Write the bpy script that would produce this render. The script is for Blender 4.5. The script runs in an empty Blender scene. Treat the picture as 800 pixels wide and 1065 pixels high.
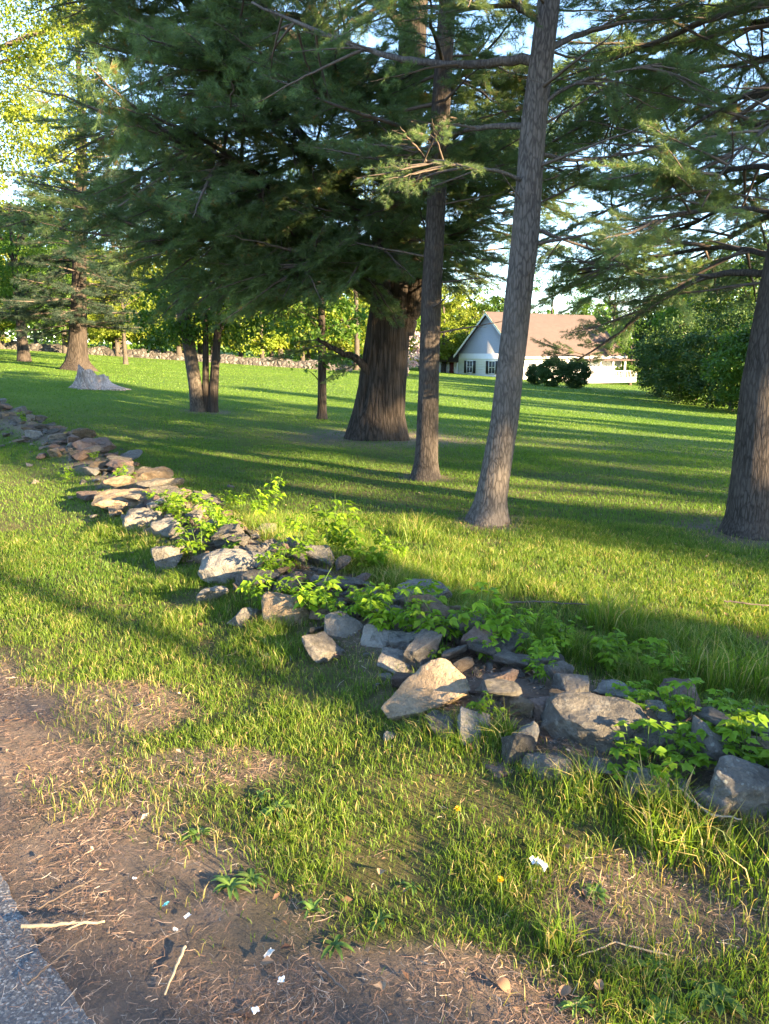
import bpy, bmesh, math, random
import numpy as np
from mathutils import Vector, Matrix, Euler

SC = bpy.context.scene
COL = SC.collection
RNG = np.random.default_rng(11)
random.seed(5)
PI = math.pi

# ------------------------------------------------------------------ camera model / pixels of the 800 x 1065 photo
CAMZ = 1.6
PITCH = math.radians(11.8)
F = 801.0
SUN_AZ = math.radians(52)          # sun stands behind the viewer, to the right
SUN_EL = math.radians(14.0)
TO_SUN = np.array([math.sin(SUN_AZ)*math.cos(SUN_EL), -math.cos(SUN_AZ)*math.cos(SUN_EL), math.sin(SUN_EL)])

# ------------------------------------------------------------------ numpy noise
def _hash(ix, iy, iz, seed):
    n = (ix*374761393 + iy*668265263 + iz*2147483647 + seed*974634777) & 0xffffffff
    n = ((n ^ (n >> 13))*1274126177) & 0xffffffff
    n = (n ^ (n >> 16)) & 0xffffffff
    return n/4294967295.0

def vnoise(p, seed=0):
    p = np.asarray(p, float)
    i = np.floor(p).astype(np.int64); f = p-i
    f = f*f*(3-2*f)
    r = 0
    for dx in (0, 1):
        wx = f[..., 0] if dx else 1-f[..., 0]
        for dy in (0, 1):
            wy = f[..., 1] if dy else 1-f[..., 1]
            for dz in (0, 1):
                wz = f[..., 2] if dz else 1-f[..., 2]
                r = r + wx*wy*wz*_hash(i[..., 0]+dx, i[..., 1]+dy, i[..., 2]+dz, seed)
    return r*2-1

def fbm(p, octv=4, seed=0):
    p = np.asarray(p, float); a = 1.0; s = 0; t = 0
    for k in range(octv):
        s = s+a*vnoise(p*(2.03**k)+k*17.3, seed+k); t += a; a *= 0.5
    return s/t

def n2(x, y, sc, octv=3, seed=0):
    x = np.asarray(x, float); y = np.asarray(y, float)
    return fbm(np.stack([x*sc, y*sc, np.zeros_like(x)+0.37], -1), octv, seed)

def sst(a, b, x):
    t = np.clip((np.asarray(x, float)-a)/(b-a), 0, 1)
    return t*t*(3-2*t)

# ------------------------------------------------------------------ terrain
WALL = np.array([(3.2, 0.2), (2.3, 1.5), (1.44, 2.61), (1.21, 2.76), (0.85, 2.86), (0.52, 3.22), (0.10, 3.82), (-0.42, 4.66),
                 (-0.97, 5.40), (-1.76, 6.55), (-3.00, 8.80), (-5.20, 12.25), (-7.73, 15.55), (-10.6, 19.6), (-14.0, 24.0)])

def wall_dist(x, y):
    """signed distance to the wall's axis (positive on the lawn side) and arc position"""
    x = np.asarray(x, float); y = np.asarray(y, float)
    best = np.full(x.shape, 1e9); sg = np.zeros(x.shape); arc = np.zeros(x.shape); acc = 0.0
    for a, b in zip(WALL[:-1], WALL[1:]):
        d = b-a; L = math.hypot(*d); d = d/L
        t = np.clip((x-a[0])*d[0]+(y-a[1])*d[1], 0, L)
        qx = x-(a[0]+d[0]*t); qy = y-(a[1]+d[1]*t)
        dd = np.hypot(qx, qy); m = dd < best
        best = np.where(m, dd, best)
        sg = np.where(m, np.where(d[0]*qy-d[1]*qx < 0, 1.0, -1.0), sg)
        arc = np.where(m, acc+t, arc); acc += L
    return best*sg, arc

def height(x, y):
    x = np.asarray(x, float); y = np.asarray(y, float)
    r = np.hypot(x, y); t = sst(3, 30, r)
    z = -0.065*np.clip(x, -70, 60)*t-0.008*np.clip(y-12, 0, 120)
    wd, _ = wall_dist(x, y)
    z = z+0.15*np.exp(-(wd/0.5)**2)
    near = 1-sst(8, 25, r)
    z = z+near*(0.020*n2(x, y, 1.1, 2, 3)+0.008*n2(x, y, 4.5, 2, 9))*sst(-0.1, 0.6, road_v(x, y))
    return z

# road edge: v = distance to the right of the asphalt's edge
def road_v(x, y):
    return (np.asarray(x, float)+0.49)*0.735+(np.asarray(y, float)-1.58)*0.678

def dirt(x, y):
    """1 = bare soil and pine needle litter, 0 = turf"""
    x = np.asarray(x, float); y = np.asarray(y, float)
    v = road_v(x, y)
    n = n2(x, y, 1.3, 3, 21)*0.30+n2(x, y, 5.0, 2, 22)*0.12
    d = 1-sst(0.06, 0.60, v+n*1.25)
    q = ((x-0.80)/0.36)**2+((y-1.98)/0.20)**2
    d = np.maximum(d, (1-sst(0.2, 1.6, q+n*3))*0.72)
    q = ((x+0.05)/0.55)**2+((y-1.55)/0.28)**2
    d = np.maximum(d, (1-sst(0.6, 1.4, q+n))*0.95)
    q = ((x+1.35)/0.55)**2+((y-3.25)/0.30)**2
    d = np.maximum(d, (1-sst(0.5, 1.3, q+n*1.2))*0.7)
    q = ((x+0.72)/0.35)**2+((y-2.75)/0.16)**2
    d = np.maximum(d, (1-sst(0.5, 1.3, q+n*1.5))*0.6)
    wd, arc = wall_dist(x, y)
    d = np.maximum(d, (1-sst(0.18, 0.55, np.abs(wd-0.05)+n*0.5))*0.92)
    for (tx, ty, tr) in ((0.99, 7.21, .35), (0.53, 9.79, .3), (-0.09, 14.56, 1.6), (3.33, 6.79, .6), (-4.4, 19.2, .6)):
        d = np.maximum(d, 0.75*(1-sst(tr*0.6, tr*1.5, np.hypot(x-tx, y-ty)+n*.4)))
    return d

def H(x, y):
    return float(height(np.array([x]), np.array([y]))[0])

def ray(px, py):
    a = (px-400)/F; b = -(py-532.5)/F
    return Vector((a, math.cos(PITCH)+b*math.sin(PITCH), -math.sin(PITCH)+b*math.cos(PITCH)))

def at(px, py, depth):
    return Vector((0, 0, CAMZ))+ray(px, py)*depth

def ground_at(px, py):
    d = ray(px, py); ts = np.geomspace(0.8, 300, 900)
    z = CAMZ+d.z*ts
    g = height(d.x*ts, d.y*ts)
    k = int(np.argmax(z <= g))
    if z[k] > g[k]: k = len(ts)-1
    a, b = ts[max(k-1, 0)], ts[k]
    for _ in range(25):
        m = (a+b)/2
        if CAMZ+d.z*m <= H(d.x*m, d.y*m): b = m
        else: a = m
    return Vector((d.x*b, d.y*b, CAMZ+d.z*b)), b

# ------------------------------------------------------------------ scene helpers
def tag(o, label=None, cat=None, group=None, kind=None):
    if label: o['label'] = label
    if cat: o['category'] = cat
    if group: o['group'] = group
    if kind: o['kind'] = kind
    return o

def empty(name, loc, label, cat, group=None, rz=0):
    o = bpy.data.objects.new(name, None); COL.objects.link(o)
    o.location = loc; o.rotation_euler = (0, 0, rz); o.empty_display_size = 0.1
    return tag(o, label, cat, group)

def link(name, mesh, parent=None):
    o = bpy.data.objects.new(name, mesh); COL.objects.link(o)
    if parent: o.parent = parent
    return o

def mesh_np(name, V, faces, mat, tint=None, smooth=False):
    """V (n,3); faces: list of (m,k) index arrays with k = 3 or 4"""
    V = np.ascontiguousarray(V, np.float32)
    me = bpy.data.meshes.new(name)
    me.vertices.add(len(V)); me.vertices.foreach_set('co', V.ravel())
    faces = [np.asarray(f, np.int32) for f in faces if len(f)]
    loops = np.concatenate([f.ravel() for f in faces])
    tot = np.concatenate([np.full(len(f), f.shape[1], np.int32) for f in faces])
    start = np.concatenate([[0], np.cumsum(tot)[:-1]]).astype(np.int32)
    me.loops.add(len(loops)); me.loops.foreach_set('vertex_index', loops.astype(np.int32))
    me.polygons.add(len(tot)); me.polygons.foreach_set('loop_start', start)
    try: me.polygons.foreach_set('loop_total', tot)
    except Exception: pass
    if smooth: me.polygons.foreach_set('use_smooth', np.ones(len(tot), bool))
    if tint is not None:
        a = me.attributes.new('tint', 'FLOAT_COLOR', 'POINT')
        c = np.ones((len(V), 4), np.float32); c[:, :tint.shape[1]] = tint
        a.data.foreach_set('color', c.ravel())
    me.update(calc_edges=True)
    if mat: me.materials.append(mat)
    return me

class Geo:
    """collects tubes, boxes and leaves into one mesh"""
    def __init__(s): s.V = []; s.Q = []; s.T = []; s.C = []; s.n = 0
    def add(s, V, Q=None, T=None, C=None):
        V = np.asarray(V, float)
        if Q is not None and len(Q): s.Q.append(np.asarray(Q)+s.n)
        if T is not None and len(T): s.T.append(np.asarray(T)+s.n)
        s.V.append(V); s.n += len(V)
        s.C.append(np.zeros((len(V), 3))+0.5 if C is None else np.asarray(C, float))
    def tube(s, P, R, seg=6, cap=True, rough=0.0, seed=0):
        P = np.asarray(P, float); R = np.asarray(R, float); n = len(P)
        D = np.gradient(P, axis=0); D /= np.linalg.norm(D, axis=1)[:, None]+1e-9
        ref = np.array([0.31, 0.17, 0.93]) if abs(D[0, 2]) < 0.8 else np.array([1.0, 0.1, 0.05])
        U = np.cross(D, ref); U /= np.linalg.norm(U, axis=1)[:, None]+1e-9
        W = np.cross(D, U)
        a = np.arange(seg)*2*PI/seg
        ring = U[:, None, :]*np.cos(a)[None, :, None]+W[:, None, :]*np.sin(a)[None, :, None]
        RR = R[:, None]*np.ones(seg)
        if rough:
            q = P[:, None, :]+ring*R[:, None, None]
            RR = RR*(1+rough*fbm(np.stack([q[..., 0]*3/R.mean(), q[..., 1]*3/R.mean(), q[..., 2]*1.6], -1)*0.5, 3, seed))
        V = P[:, None, :]+ring*RR[..., None]
        V = V.reshape(-1, 3)
        i = np.arange(n-1)[:, None]*seg; j = np.arange(seg)[None, :]; k = (j+1) % seg
        Q = np.stack([i+j, i+k, i+seg+k, i+seg+j], -1).reshape(-1, 4)
        T = []
        if cap:
            V = np.vstack([V, P[-1]]); m = (n-1)*seg
            T = np.stack([m+np.arange(seg), m+(np.arange(seg)+1) % seg, np.full(seg, n*seg)], -1)
        s.add(V, Q, T)
    def box(s, lo, hi, M=None):
        x0, y0, z0 = lo; x1, y1, z1 = hi
        V = np.array([(x, y, z) for z in (z0, z1) for y in (y0, y1) for x in (x0, x1)], float)
        s.add(V if M is None else V@M.T, [(0, 2, 3, 1), (4, 5, 7, 6), (0, 1, 5, 4), (2, 6, 7, 3), (0, 4, 6, 2), (1, 3, 7, 5)])
    def mesh(s, name, mat, smooth=False):
        return mesh_np(name, np.vstack(s.V), [np.vstack(x) for x in (s.Q, s.T) if x], mat, np.vstack(s.C), smooth)

def unit(a):
    return a/(np.linalg.norm(a, axis=-1, keepdims=True)+1e-9)

# ------------------------------------------------------------------ materials
def mat(name):
    m = bpy.data.materials.new(name); m.use_nodes = True
    nt = m.node_tree; nt.nodes.clear()
    out = nt.nodes.new('ShaderNodeOutputMaterial')
    return m, nt, out

def N(nt, t, **kw):
    n = nt.nodes.new(t)
    for k, v in kw.items():
        if hasattr(n, k): setattr(n, k, v)
        else: n.inputs[k].default_value = v
    return n

def ramp(nt, fac, stops):
    r = nt.nodes.new('ShaderNodeValToRGB'); e = r.color_ramp.elements
    while len(e) < len(stops): e.new(0.5)
    for el, (p, c) in zip(e, stops): el.position = p; el.color = (*c, 1)
    nt.links.new(fac, r.inputs[0]); return r.outputs[0]

def mixc(nt, fac, a, b, mode='MIX'):
    m = nt.nodes.new('ShaderNodeMix'); m.data_type = 'RGBA'; m.blend_type = mode
    for s, v in ((0, fac), (6, a), (7, b)):
        if hasattr(v, 'links') or hasattr(v, 'is_linked'): nt.links.new(v, m.inputs[s])
        else: m.inputs[s].default_value = v if s == 0 else (*v, 1)
    return m.outputs[2]

def leaf_mat(name, stops, trans=0.4, tcol=(1.5, 1.5, 0.7), rough=0.5, spec=0.3, obj_var=0.25):
    m, nt, out = mat(name)
    at_ = N(nt, 'ShaderNodeAttribute', attribute_name='tint')
    sep = nt.nodes.new('ShaderNodeSeparateColor'); nt.links.new(at_.outputs['Color'], sep.inputs[0])
    c = ramp(nt, sep.outputs[0], stops)
    oi = nt.nodes.new('ShaderNodeObjectInfo')
    hs = N(nt, 'ShaderNodeHueSaturation')
    mr = N(nt, 'ShaderNodeMapRange'); mr.inputs[3].default_value = 1-obj_var; mr.inputs[4].default_value = 1+obj_var
    nt.links.new(oi.outputs['Random'], mr.inputs[0]); nt.links.new(mr.outputs[0], hs.inputs['Value'])
    nt.links.new(c, hs.inputs['Color']); c = hs.outputs[0]
    p = N(nt, 'ShaderNodeBsdfPrincipled'); nt.links.new(c, p.inputs['Base Color'])
    p.inputs['Roughness'].default_value = rough; p.inputs['Specular IOR Level'].default_value = spec
    t = N(nt, 'ShaderNodeBsdfTranslucent'); nt.links.new(mixc(nt, 1.0, c, tcol, 'MULTIPLY'), t.inputs[0])
    mx = nt.nodes.new('ShaderNodeMixShader'); mx.inputs[0].default_value = trans
    nt.links.new(p.outputs[0], mx.inputs[1]); nt.links.new(t.outputs[0], mx.inputs[2])
    nt.links.new(mx.outputs[0], out.inputs[0]); return m

def noise(nt, vec, scale, detail=4, rough=0.6):
    n = N(nt, 'ShaderNodeTexNoise'); n.inputs['Scale'].default_value = scale
    n.inputs['Detail'].default_value = detail; n.inputs['Roughness'].default_value = rough
    if vec is not None: nt.links.new(vec, n.inputs['Vector'])
    return n.outputs['Fac']

def bump(nt, hgt, dist, strength=1.0):
    b = N(nt, 'ShaderNodeBump'); b.inputs['Strength'].default_value = strength; b.inputs['Distance'].default_value = dist
    nt.links.new(hgt, b.inputs['Height']); return b.outputs[0]

def bark_mat(name, dark, light, sx=14, sz=2.6, depth=0.03, moss=0.0):
    m, nt, out = mat(name)
    tc = nt.nodes.new('ShaderNodeTexCoord'); mp = nt.nodes.new('ShaderNodeMapping')
    mp.inputs['Scale'].default_value = (sx, sx, sz); nt.links.new(tc.outputs['Object'], mp.inputs[0])
    nz = N(nt, 'ShaderNodeTexNoise'); nz.inputs['Scale'].default_value = 0.9; nz.inputs['Detail'].default_value = 3
    nt.links.new(mp.outputs[0], nz.inputs['Vector'])
    va = nt.nodes.new('ShaderNodeVectorMath'); va.operation = 'MULTIPLY_ADD'
    va.inputs[1].default_value = (0.9, 0.9, 0.9); nt.links.new(nz.outputs['Color'], va.inputs[0]); nt.links.new(mp.outputs[0], va.inputs[2])
    vo = N(nt, 'ShaderNodeTexVoronoi', feature='DISTANCE_TO_EDGE'); vo.inputs['Scale'].default_value = 1.0
    nt.links.new(va.outputs[0], vo.inputs['Vector'])
    plate = N(nt, 'ShaderNodeMapRange'); plate.inputs[2].default_value = 0.22; nt.links.new(vo.outputs['Distance'], plate.inputs[0])
    fine = noise(nt, mp.outputs[0], 5, 6, 0.7)
    mp2 = nt.nodes.new('ShaderNodeMapping'); mp2.inputs['Scale'].default_value = (sx*1.6, sx*1.6, sz*.5); nt.links.new(tc.outputs['Object'], mp2.inputs[0])
    strk = noise(nt, mp2.outputs[0], 1, 6, 0.7)
    h1 = nt.nodes.new('ShaderNodeMath'); h1.operation = 'MULTIPLY_ADD'; h1.inputs[1].default_value = 0.30
    nt.links.new(plate.outputs[0], h1.inputs[0]); nt.links.new(strk, h1.inputs[2])
    hh = nt.nodes.new('ShaderNodeMath'); hh.operation = 'MULTIPLY_ADD'; hh.inputs[1].default_value = 0.35
    nt.links.new(fine, hh.inputs[0]); nt.links.new(h1.outputs[0], hh.inputs[2])
    c = ramp(nt, hh.outputs[0], [(0.48, tuple(v*0.55 for v in dark)), (0.75, dark), (1.12 if False else 1.0, light)])
    big = noise(nt, tc.outputs['Object'], 1.7, 4, 0.6)
    c = mixc(nt, ramp(nt, big, [(0.45, (0, 0, 0)), (0.7, (0.5, 0.5, 0.5))]), c, tuple(min(1, v*1.25) for v in light))
    p = N(nt, 'ShaderNodeBsdfPrincipled'); nt.links.new(c, p.inputs['Base Color']); p.inputs['Roughness'].default_value = 0.9
    p.inputs['Specular IOR Level'].default_value = 0.15
    nt.links.new(bump(nt, hh.outputs[0], depth), p.inputs['Normal']); nt.links.new(p.outputs[0], out.inputs[0]); return m

def plain(name, col, rough=0.7, spec=0.3, var=0.12, scale=6.0, bmp=0.0, metallic=0.0):
    m, nt, out = mat(name)
    tc = nt.nodes.new('ShaderNodeTexCoord'); f = noise(nt, tc.outputs['Object'], scale, 5, 0.6)
    c = ramp(nt, f, [(0.25, tuple(v*(1-var) for v in col)), (0.75, tuple(min(1, v*(1+var)) for v in col))])
    p = N(nt, 'ShaderNodeBsdfPrincipled'); nt.links.new(c, p.inputs['Base Color'])
    p.inputs['Roughness'].default_value = rough; p.inputs['Specular IOR Level'].default_value = spec; p.inputs['Metallic'].default_value = metallic
    if bmp: nt.links.new(bump(nt, f, bmp), p.inputs['Normal'])
    nt.links.new(p.outputs[0], out.inputs[0]); return m

def rock_mat(name, c1, c2, c3, lichen=0.4):
    m, nt, out = mat(name)
    tc = nt.nodes.new('ShaderNodeTexCoord'); oi = nt.nodes.new('ShaderNodeObjectInfo')
    va = nt.nodes.new('ShaderNodeVectorMath'); va.operation = 'ADD'
    mul = nt.nodes.new('ShaderNodeMath'); mul.operation = 'MULTIPLY'; mul.inputs[1].default_value = 37
    nt.links.new(oi.outputs['Random'], mul.inputs[0]); nt.links.new(mul.outputs[0], va.inputs[1]); nt.links.new(tc.outputs['Object'], va.inputs[0])
    v = va.outputs[0]
    c = ramp(nt, noise(nt, v, 6, 9, 0.74), [(0.34, c1), (0.5, c2), (0.66, c3)])
    hs = N(nt, 'ShaderNodeHueSaturation'); mr = N(nt, 'ShaderNodeMapRange'); mr.inputs[3].default_value = 0.62; mr.inputs[4].default_value = 1.3
    nt.links.new(oi.outputs['Random'], mr.inputs[0]); nt.links.new(mr.outputs[0], hs.inputs['Value']); nt.links.new(c, hs.inputs['Color'])
    c = hs.outputs[0]
    lf = noise(nt, v, 16, 5, 0.7)
    c = mixc(nt, ramp(nt, lf, [(0.56, (0, 0, 0)), (0.66, (lichen, lichen, lichen))]), c, (0.26, 0.26, 0.235))
    vs = N(nt, 'ShaderNodeTexVoronoi'); vs.inputs['Scale'].default_value = 34; nt.links.new(v, vs.inputs['Vector'])
    sx_ = nt.nodes.new('ShaderNodeMath'); sx_.operation = 'MULTIPLY_ADD'; sx_.inputs[1].default_value = 1.1; nt.links.new(noise(nt, v, 40, 4, 0.7), sx_.inputs[0]); nt.links.new(vs.outputs['Distance'], sx_.inputs[2])
    pk = ramp(nt, noise(nt, v, 3.5, 3, 0.6), [(0.48, (0, 0, 0)), (0.60, (1, 1, 1))])
    c = mixc(nt, mixc(nt, ramp(nt, sx_.outputs[0], [(0.66, (0.75, 0.75, 0.75)), (0.74, (0, 0, 0))]), (0, 0, 0), pk, 'MIX'), c, (0.29, 0.295, 0.26))
    ms = ramp(nt, noise(nt, v, 2.6, 6, 0.7), [(0.60, (0, 0, 0)), (0.70, (0.7, 0.7, 0.7))])
    c = mixc(nt, ms, c, (0.075, 0.075, 0.035))
    df = noise(nt, v, 9, 5, 0.7)
    c = mixc(nt, ramp(nt, df, [(0.30, (0.7, 0.7, 0.7)), (0.42, (0, 0, 0))]), c, (0.055, 0.05, 0.04))
    p = N(nt, 'ShaderNodeBsdfPrincipled'); nt.links.new(c, p.inputs['Base Color']); p.inputs['Roughness'].default_value = 0.85
    p.inputs['Specular IOR Level'].default_value = 0.25
    nb = nt.nodes.new('ShaderNodeMath'); nb.operation = 'ADD'; nt.links.new(lf, nb.inputs[0]); nt.links.new(noise(nt, v, 60, 5, 0.7), nb.inputs[1])
    nt.links.new(bump(nt, nb.outputs[0], 0.022), p.inputs['Normal']); nt.links.new(p.outputs[0], out.inputs[0]); return m

M = {}
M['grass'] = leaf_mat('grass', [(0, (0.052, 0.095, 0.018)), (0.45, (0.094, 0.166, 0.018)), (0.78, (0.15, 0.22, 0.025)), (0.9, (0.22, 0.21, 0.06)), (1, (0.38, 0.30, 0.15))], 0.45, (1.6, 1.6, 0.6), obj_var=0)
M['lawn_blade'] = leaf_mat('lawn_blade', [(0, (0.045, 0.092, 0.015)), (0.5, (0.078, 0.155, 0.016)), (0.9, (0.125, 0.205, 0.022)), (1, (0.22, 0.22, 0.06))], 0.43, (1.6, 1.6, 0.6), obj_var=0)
M['pine_needle'] = leaf_mat('pine_needle', [(0, (0.074, 0.126, 0.062)), (0.6, (0.118, 0.185, 0.076)), (0.93, (0.165, 0.23, 0.07)), (1, (0.22, 0.14, 0.05))], 0.48, (1.4, 1.4, 0.7), 0.4, 0.4, 0.3)
M['needle_shaded'] = leaf_mat('needle_shaded', [(0, (0.018, 0.036, 0.026)), (0.6, (0.030, 0.055, 0.036)), (1, (0.05, 0.08, 0.04))], 0.2, (1.3, 1.3, 0.8), 0.5, 0.3, 0.2)  # crown shade of the left evergreen put into a darker needle colour
M['leaf_dark'] = leaf_mat('leaf_dark', [(0, (0.030, 0.060, 0.018)), (0.6, (0.045, 0.09, 0.022)), (1, (0.08, 0.12, 0.03))], 0.3)
M['leaf_green'] = leaf_mat('leaf_green', [(0, (0.045, 0.10, 0.018)), (0.6, (0.075, 0.15, 0.024)), (1, (0.13, 0.19, 0.03))], 0.42)
M['leaf_yellow'] = leaf_mat('leaf_yellow', [(0, (0.10, 0.155, 0.02)), (0.6, (0.165, 0.215, 0.025)), (1, (0.25, 0.26, 0.035))], 0.42)
M['leaf_weed'] = leaf_mat('leaf_weed', [(0, (0.10, 0.19, 0.015)), (0.6, (0.16, 0.28, 0.018)), (1, (0.24, 0.34, 0.025))], 0.45, (1.4, 1.4, 0.6))
M['leaf_rosette'] = leaf_mat('leaf_rosette', [(0, (0.06, 0.12, 0.025)), (0.6, (0.10, 0.18, 0.035)), (1, (0.17, 0.22, 0.05))], 0.3)
M['blossom'] = leaf_mat('blossom', [(0, (0.5, 0.35, 0.38)), (0.7, (0.7, 0.6, 0.6)), (0.75, (0.06, 0.12, 0.03)), (1, (0.1, 0.16, 0.04))], 0.3, (1, 1, 1))
M['needle_litter'] = leaf_mat('needle_litter', [(0, (0.15, 0.09, 0.065)), (0.5, (0.28, 0.185, 0.135)), (0.88, (0.40, 0.295, 0.22)), (1, (0.52, 0.44, 0.35))], 0.1, (1, 1, 1), 0.7, 0.2, 0)
M['dead_leaf'] = leaf_mat('dead_leaf', [(0, (0.09, 0.05, 0.035)), (0.5, (0.19, 0.11, 0.07)), (0.85, (0.32, 0.22, 0.14)), (1, (0.5, 0.4, 0.3))], 0.15, (1, 0.9, 0.8), 0.7, 0.2, 0)
M['bark_pine'] = bark_mat('bark_pine', (0.062, 0.054, 0.050), (0.125, 0.11, 0.10), 34, 9, 0.010)
M['bark_old'] = bark_mat('bark_old', (0.026, 0.021, 0.018), (0.056, 0.046, 0.040), 15, 1.3, 0.035)
M['bark_right'] = bark_mat('bark_right', (0.034, 0.029, 0.026), (0.072, 0.061, 0.055), 36, 8, 0.010)
M['bark_smooth'] = bark_mat('bark_smooth', (0.042, 0.036, 0.031), (0.09, 0.077, 0.067), 30, 7, 0.010)
M['twig'] = plain('twig', (0.10, 0.08, 0.068), 0.9, 0.2, 0.3, 12)
M['twig_pale'] = plain('twig_pale', (0.36, 0.28, 0.19), 0.8, 0.2, 0.25, 30, 0.002)
M['rock_grey'] = rock_mat('rock_grey', (0.078, 0.072, 0.065), (0.138, 0.127, 0.113), (0.205, 0.187, 0.163), 0.5)
M['rock_tan'] = rock_mat('rock_tan', (0.125, 0.092, 0.062), (0.20, 0.152, 0.104), (0.27, 0.21, 0.148), 0.3)
M['rock_pale'] = rock_mat('rock_pale', (0.12, 0.115, 0.107), (0.185, 0.175, 0.16), (0.255, 0.24, 0.213), 0.5)
M['rock_rust'] = rock_mat('rock_rust', (0.11, 0.075, 0.064), (0.175, 0.125, 0.104), (0.24, 0.18, 0.15), 0.25)

def ground_material():
    m, nt, out = mat('ground')
    at_ = N(nt, 'ShaderNodeAttribute', attribute_name='tint')
    sep = nt.nodes.new('ShaderNodeSeparateColor'); nt.links.new(at_.outputs['Color'], sep.inputs[0])
    tc = nt.nodes.new('ShaderNodeTexCoord'); v = tc.outputs['Object']
    soil = ramp(nt, noise(nt, v, 9, 8, 0.7), [(0.25, (0.09, 0.07, 0.058)), (0.5, (0.175, 0.137, 0.112)), (0.75, (0.275, 0.217, 0.178))])
    soil = mixc(nt, ramp(nt, noise(nt, v, 45, 6, 0.75), [(0.50, (0, 0, 0)), (0.62, (0.7, 0.7, 0.7))]), soil, (0.30, 0.205, 0.145))
    soil = mixc(nt, ramp(nt, noise(nt, v, 2.1, 5, 0.65), [(0.42, (0, 0, 0)), (0.62, (0.75, 0.75, 0.75))]), soil, (0.12, 0.10, 0.088))
    turf = ramp(nt, noise(nt, v, 3.0, 8, 0.7), [(0.3, (0.045, 0.055, 0.020)), (0.5, (0.085, 0.085, 0.035)), (0.7, (0.16, 0.13, 0.065))])
    far = ramp(nt, noise(nt, v, 0.35, 9, 0.72), [(0.3, (0.058, 0.11, 0.016)), (0.55, (0.088, 0.15, 0.020)), (0.75, (0.125, 0.185, 0.027))])
    c = mixc(nt, sep.outputs[1], turf, far)
    c = mixc(nt, sep.outputs[0], c, soil)
    p = N(nt, 'ShaderNodeBsdfPrincipled'); nt.links.new(c, p.inputs['Base Color']); p.inputs['Roughness'].default_value = 0.95
    p.inputs['Specular IOR Level'].default_value = 0.1
    nt.links.new(bump(nt, noise(nt, v, 30, 8, 0.75), 0.035), p.inputs['Normal']); nt.links.new(p.outputs[0], out.inputs[0]); return m
M['ground'] = ground_material()

def asphalt_material():
    m, nt, out = mat('asphalt')
    tc = nt.nodes.new('ShaderNodeTexCoord'); v = tc.outputs['Object']
    vo = N(nt, 'ShaderNodeTexVoronoi'); vo.inputs['Scale'].default_value = 170; nt.links.new(v, vo.inputs['Vector'])
    sp = nt.nodes.new('ShaderNodeSeparateColor'); nt.links.new(vo.outputs['Color'], sp.inputs[0])
    c = ramp(nt, sp.outputs[0], [(0.0, (0.07, 0.07, 0.075)), (0.6, (0.11, 0.11, 0.115)), (0.88, (0.20, 0.198, 0.19)), (1.0, (0.40, 0.385, 0.36))])
    c = mixc(nt, ramp(nt, noise(nt, v, 2.2, 6, 0.7), [(0.4, (0, 0, 0)), (0.7, (0.5, 0.5, 0.5))]), c, (0.09, 0.075, 0.065))
    p = N(nt, 'ShaderNodeBsdfPrincipled'); nt.links.new(c, p.inputs['Base Color']); p.inputs['Roughness'].default_value = 0.9
    nt.links.new(bump(nt, vo.outputs['Distance'], 0.0012), p.inputs['Normal']); nt.links.new(p.outputs[0], out.inputs[0]); return m
M['asphalt'] = asphalt_material()
# ------------------------------------------------------------------ ground sheet (polar grid, fine in front of the viewer)
def build_ground():
    ang = np.radians(np.concatenate([np.arange(-180, -48, 4.0), np.arange(-48, 48, 0.45), np.arange(48, 180, 4.0)]))
    rad = np.concatenate([[0.25], np.geomspace(0.6, 30, 230), np.geomspace(31, 900, 70)])
    A, R = np.meshgrid(ang, rad, indexing='ij')
    X = R*np.sin(A); Y = R*np.cos(A)
    Z = height(X, Y)
    nA, nR = X.shape
    V = np.stack([X, Y, Z], -1).reshape(-1, 3)
    i = np.arange(nA)[:, None]*nR; i2 = ((np.arange(nA)+1) % nA)[:, None]*nR; j = np.arange(nR-1)[None, :]
    Q = np.stack([i+j, i2+j, i2+j+1, i+j+1], -1).reshape(-1, 4)[:, ::-1]
    V = np.vstack([V, [0, 0, H(0, 0)]])
    c = len(V)-1
    T = np.stack([np.arange(nA)*nR, np.full(nA, c), ((np.arange(nA)+1) % nA)*nR], -1)[:, ::-1]
    d = dirt(V[:, 0], V[:, 1]); f = sst(5, 25, np.hypot(V[:, 0], V[:, 1]))
    # the far side of the road is verge again
    me = mesh_np('lawn_ground', V, [Q, T], M['ground'], np.stack([d, f, f*0], -1), True)
    return tag(link('lawn_ground', me), kind='structure')
build_ground()

def build_road():
    # strip to the left of the ragged edge line v = 0, six metres wide
    u = np.concatenate([np.arange(-12, -2.5, 0.3), np.arange(-2.5, 6, 0.012), np.arange(6, 60, 0.5)])
    dirv = np.array([-0.678, 0.735]); nrm = np.array([0.735, 0.678]); o = np.array([-0.49, 1.58])
    e = 0.05*n2(u, u*0+3, 1.6, 3, 41)+0.035*n2(u, u*0+8, 9, 3, 42)-0.16
    cols = []
    for k, w in enumerate((0, 0.08, 0.5, 1.5, 3, 4.5, 6)):
        p = o+dirv*u[:, None]+nrm*(e if k == 0 else e-w)[:, None]
        z = height(p[:, 0], p[:, 1])+(0.004 if k == 0 else 0.014 if k == 1 else 0.022)
        cols.append(np.stack([p[:, 0], p[:, 1], z], -1))
    V = np.stack(cols, 1); n, k, _ = V.shape
    i = np.arange(n-1)[:, None]*k; j = np.arange(k-1)[None, :]
    Q = np.stack([i+j, i+k+j, i+k+j+1, i+j+1], -1).reshape(-1, 4)
    return tag(link('road', mesh_np('road', V.reshape(-1, 3), [Q], M['asphalt'], None, True)), kind='structure')
build_road()

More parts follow.
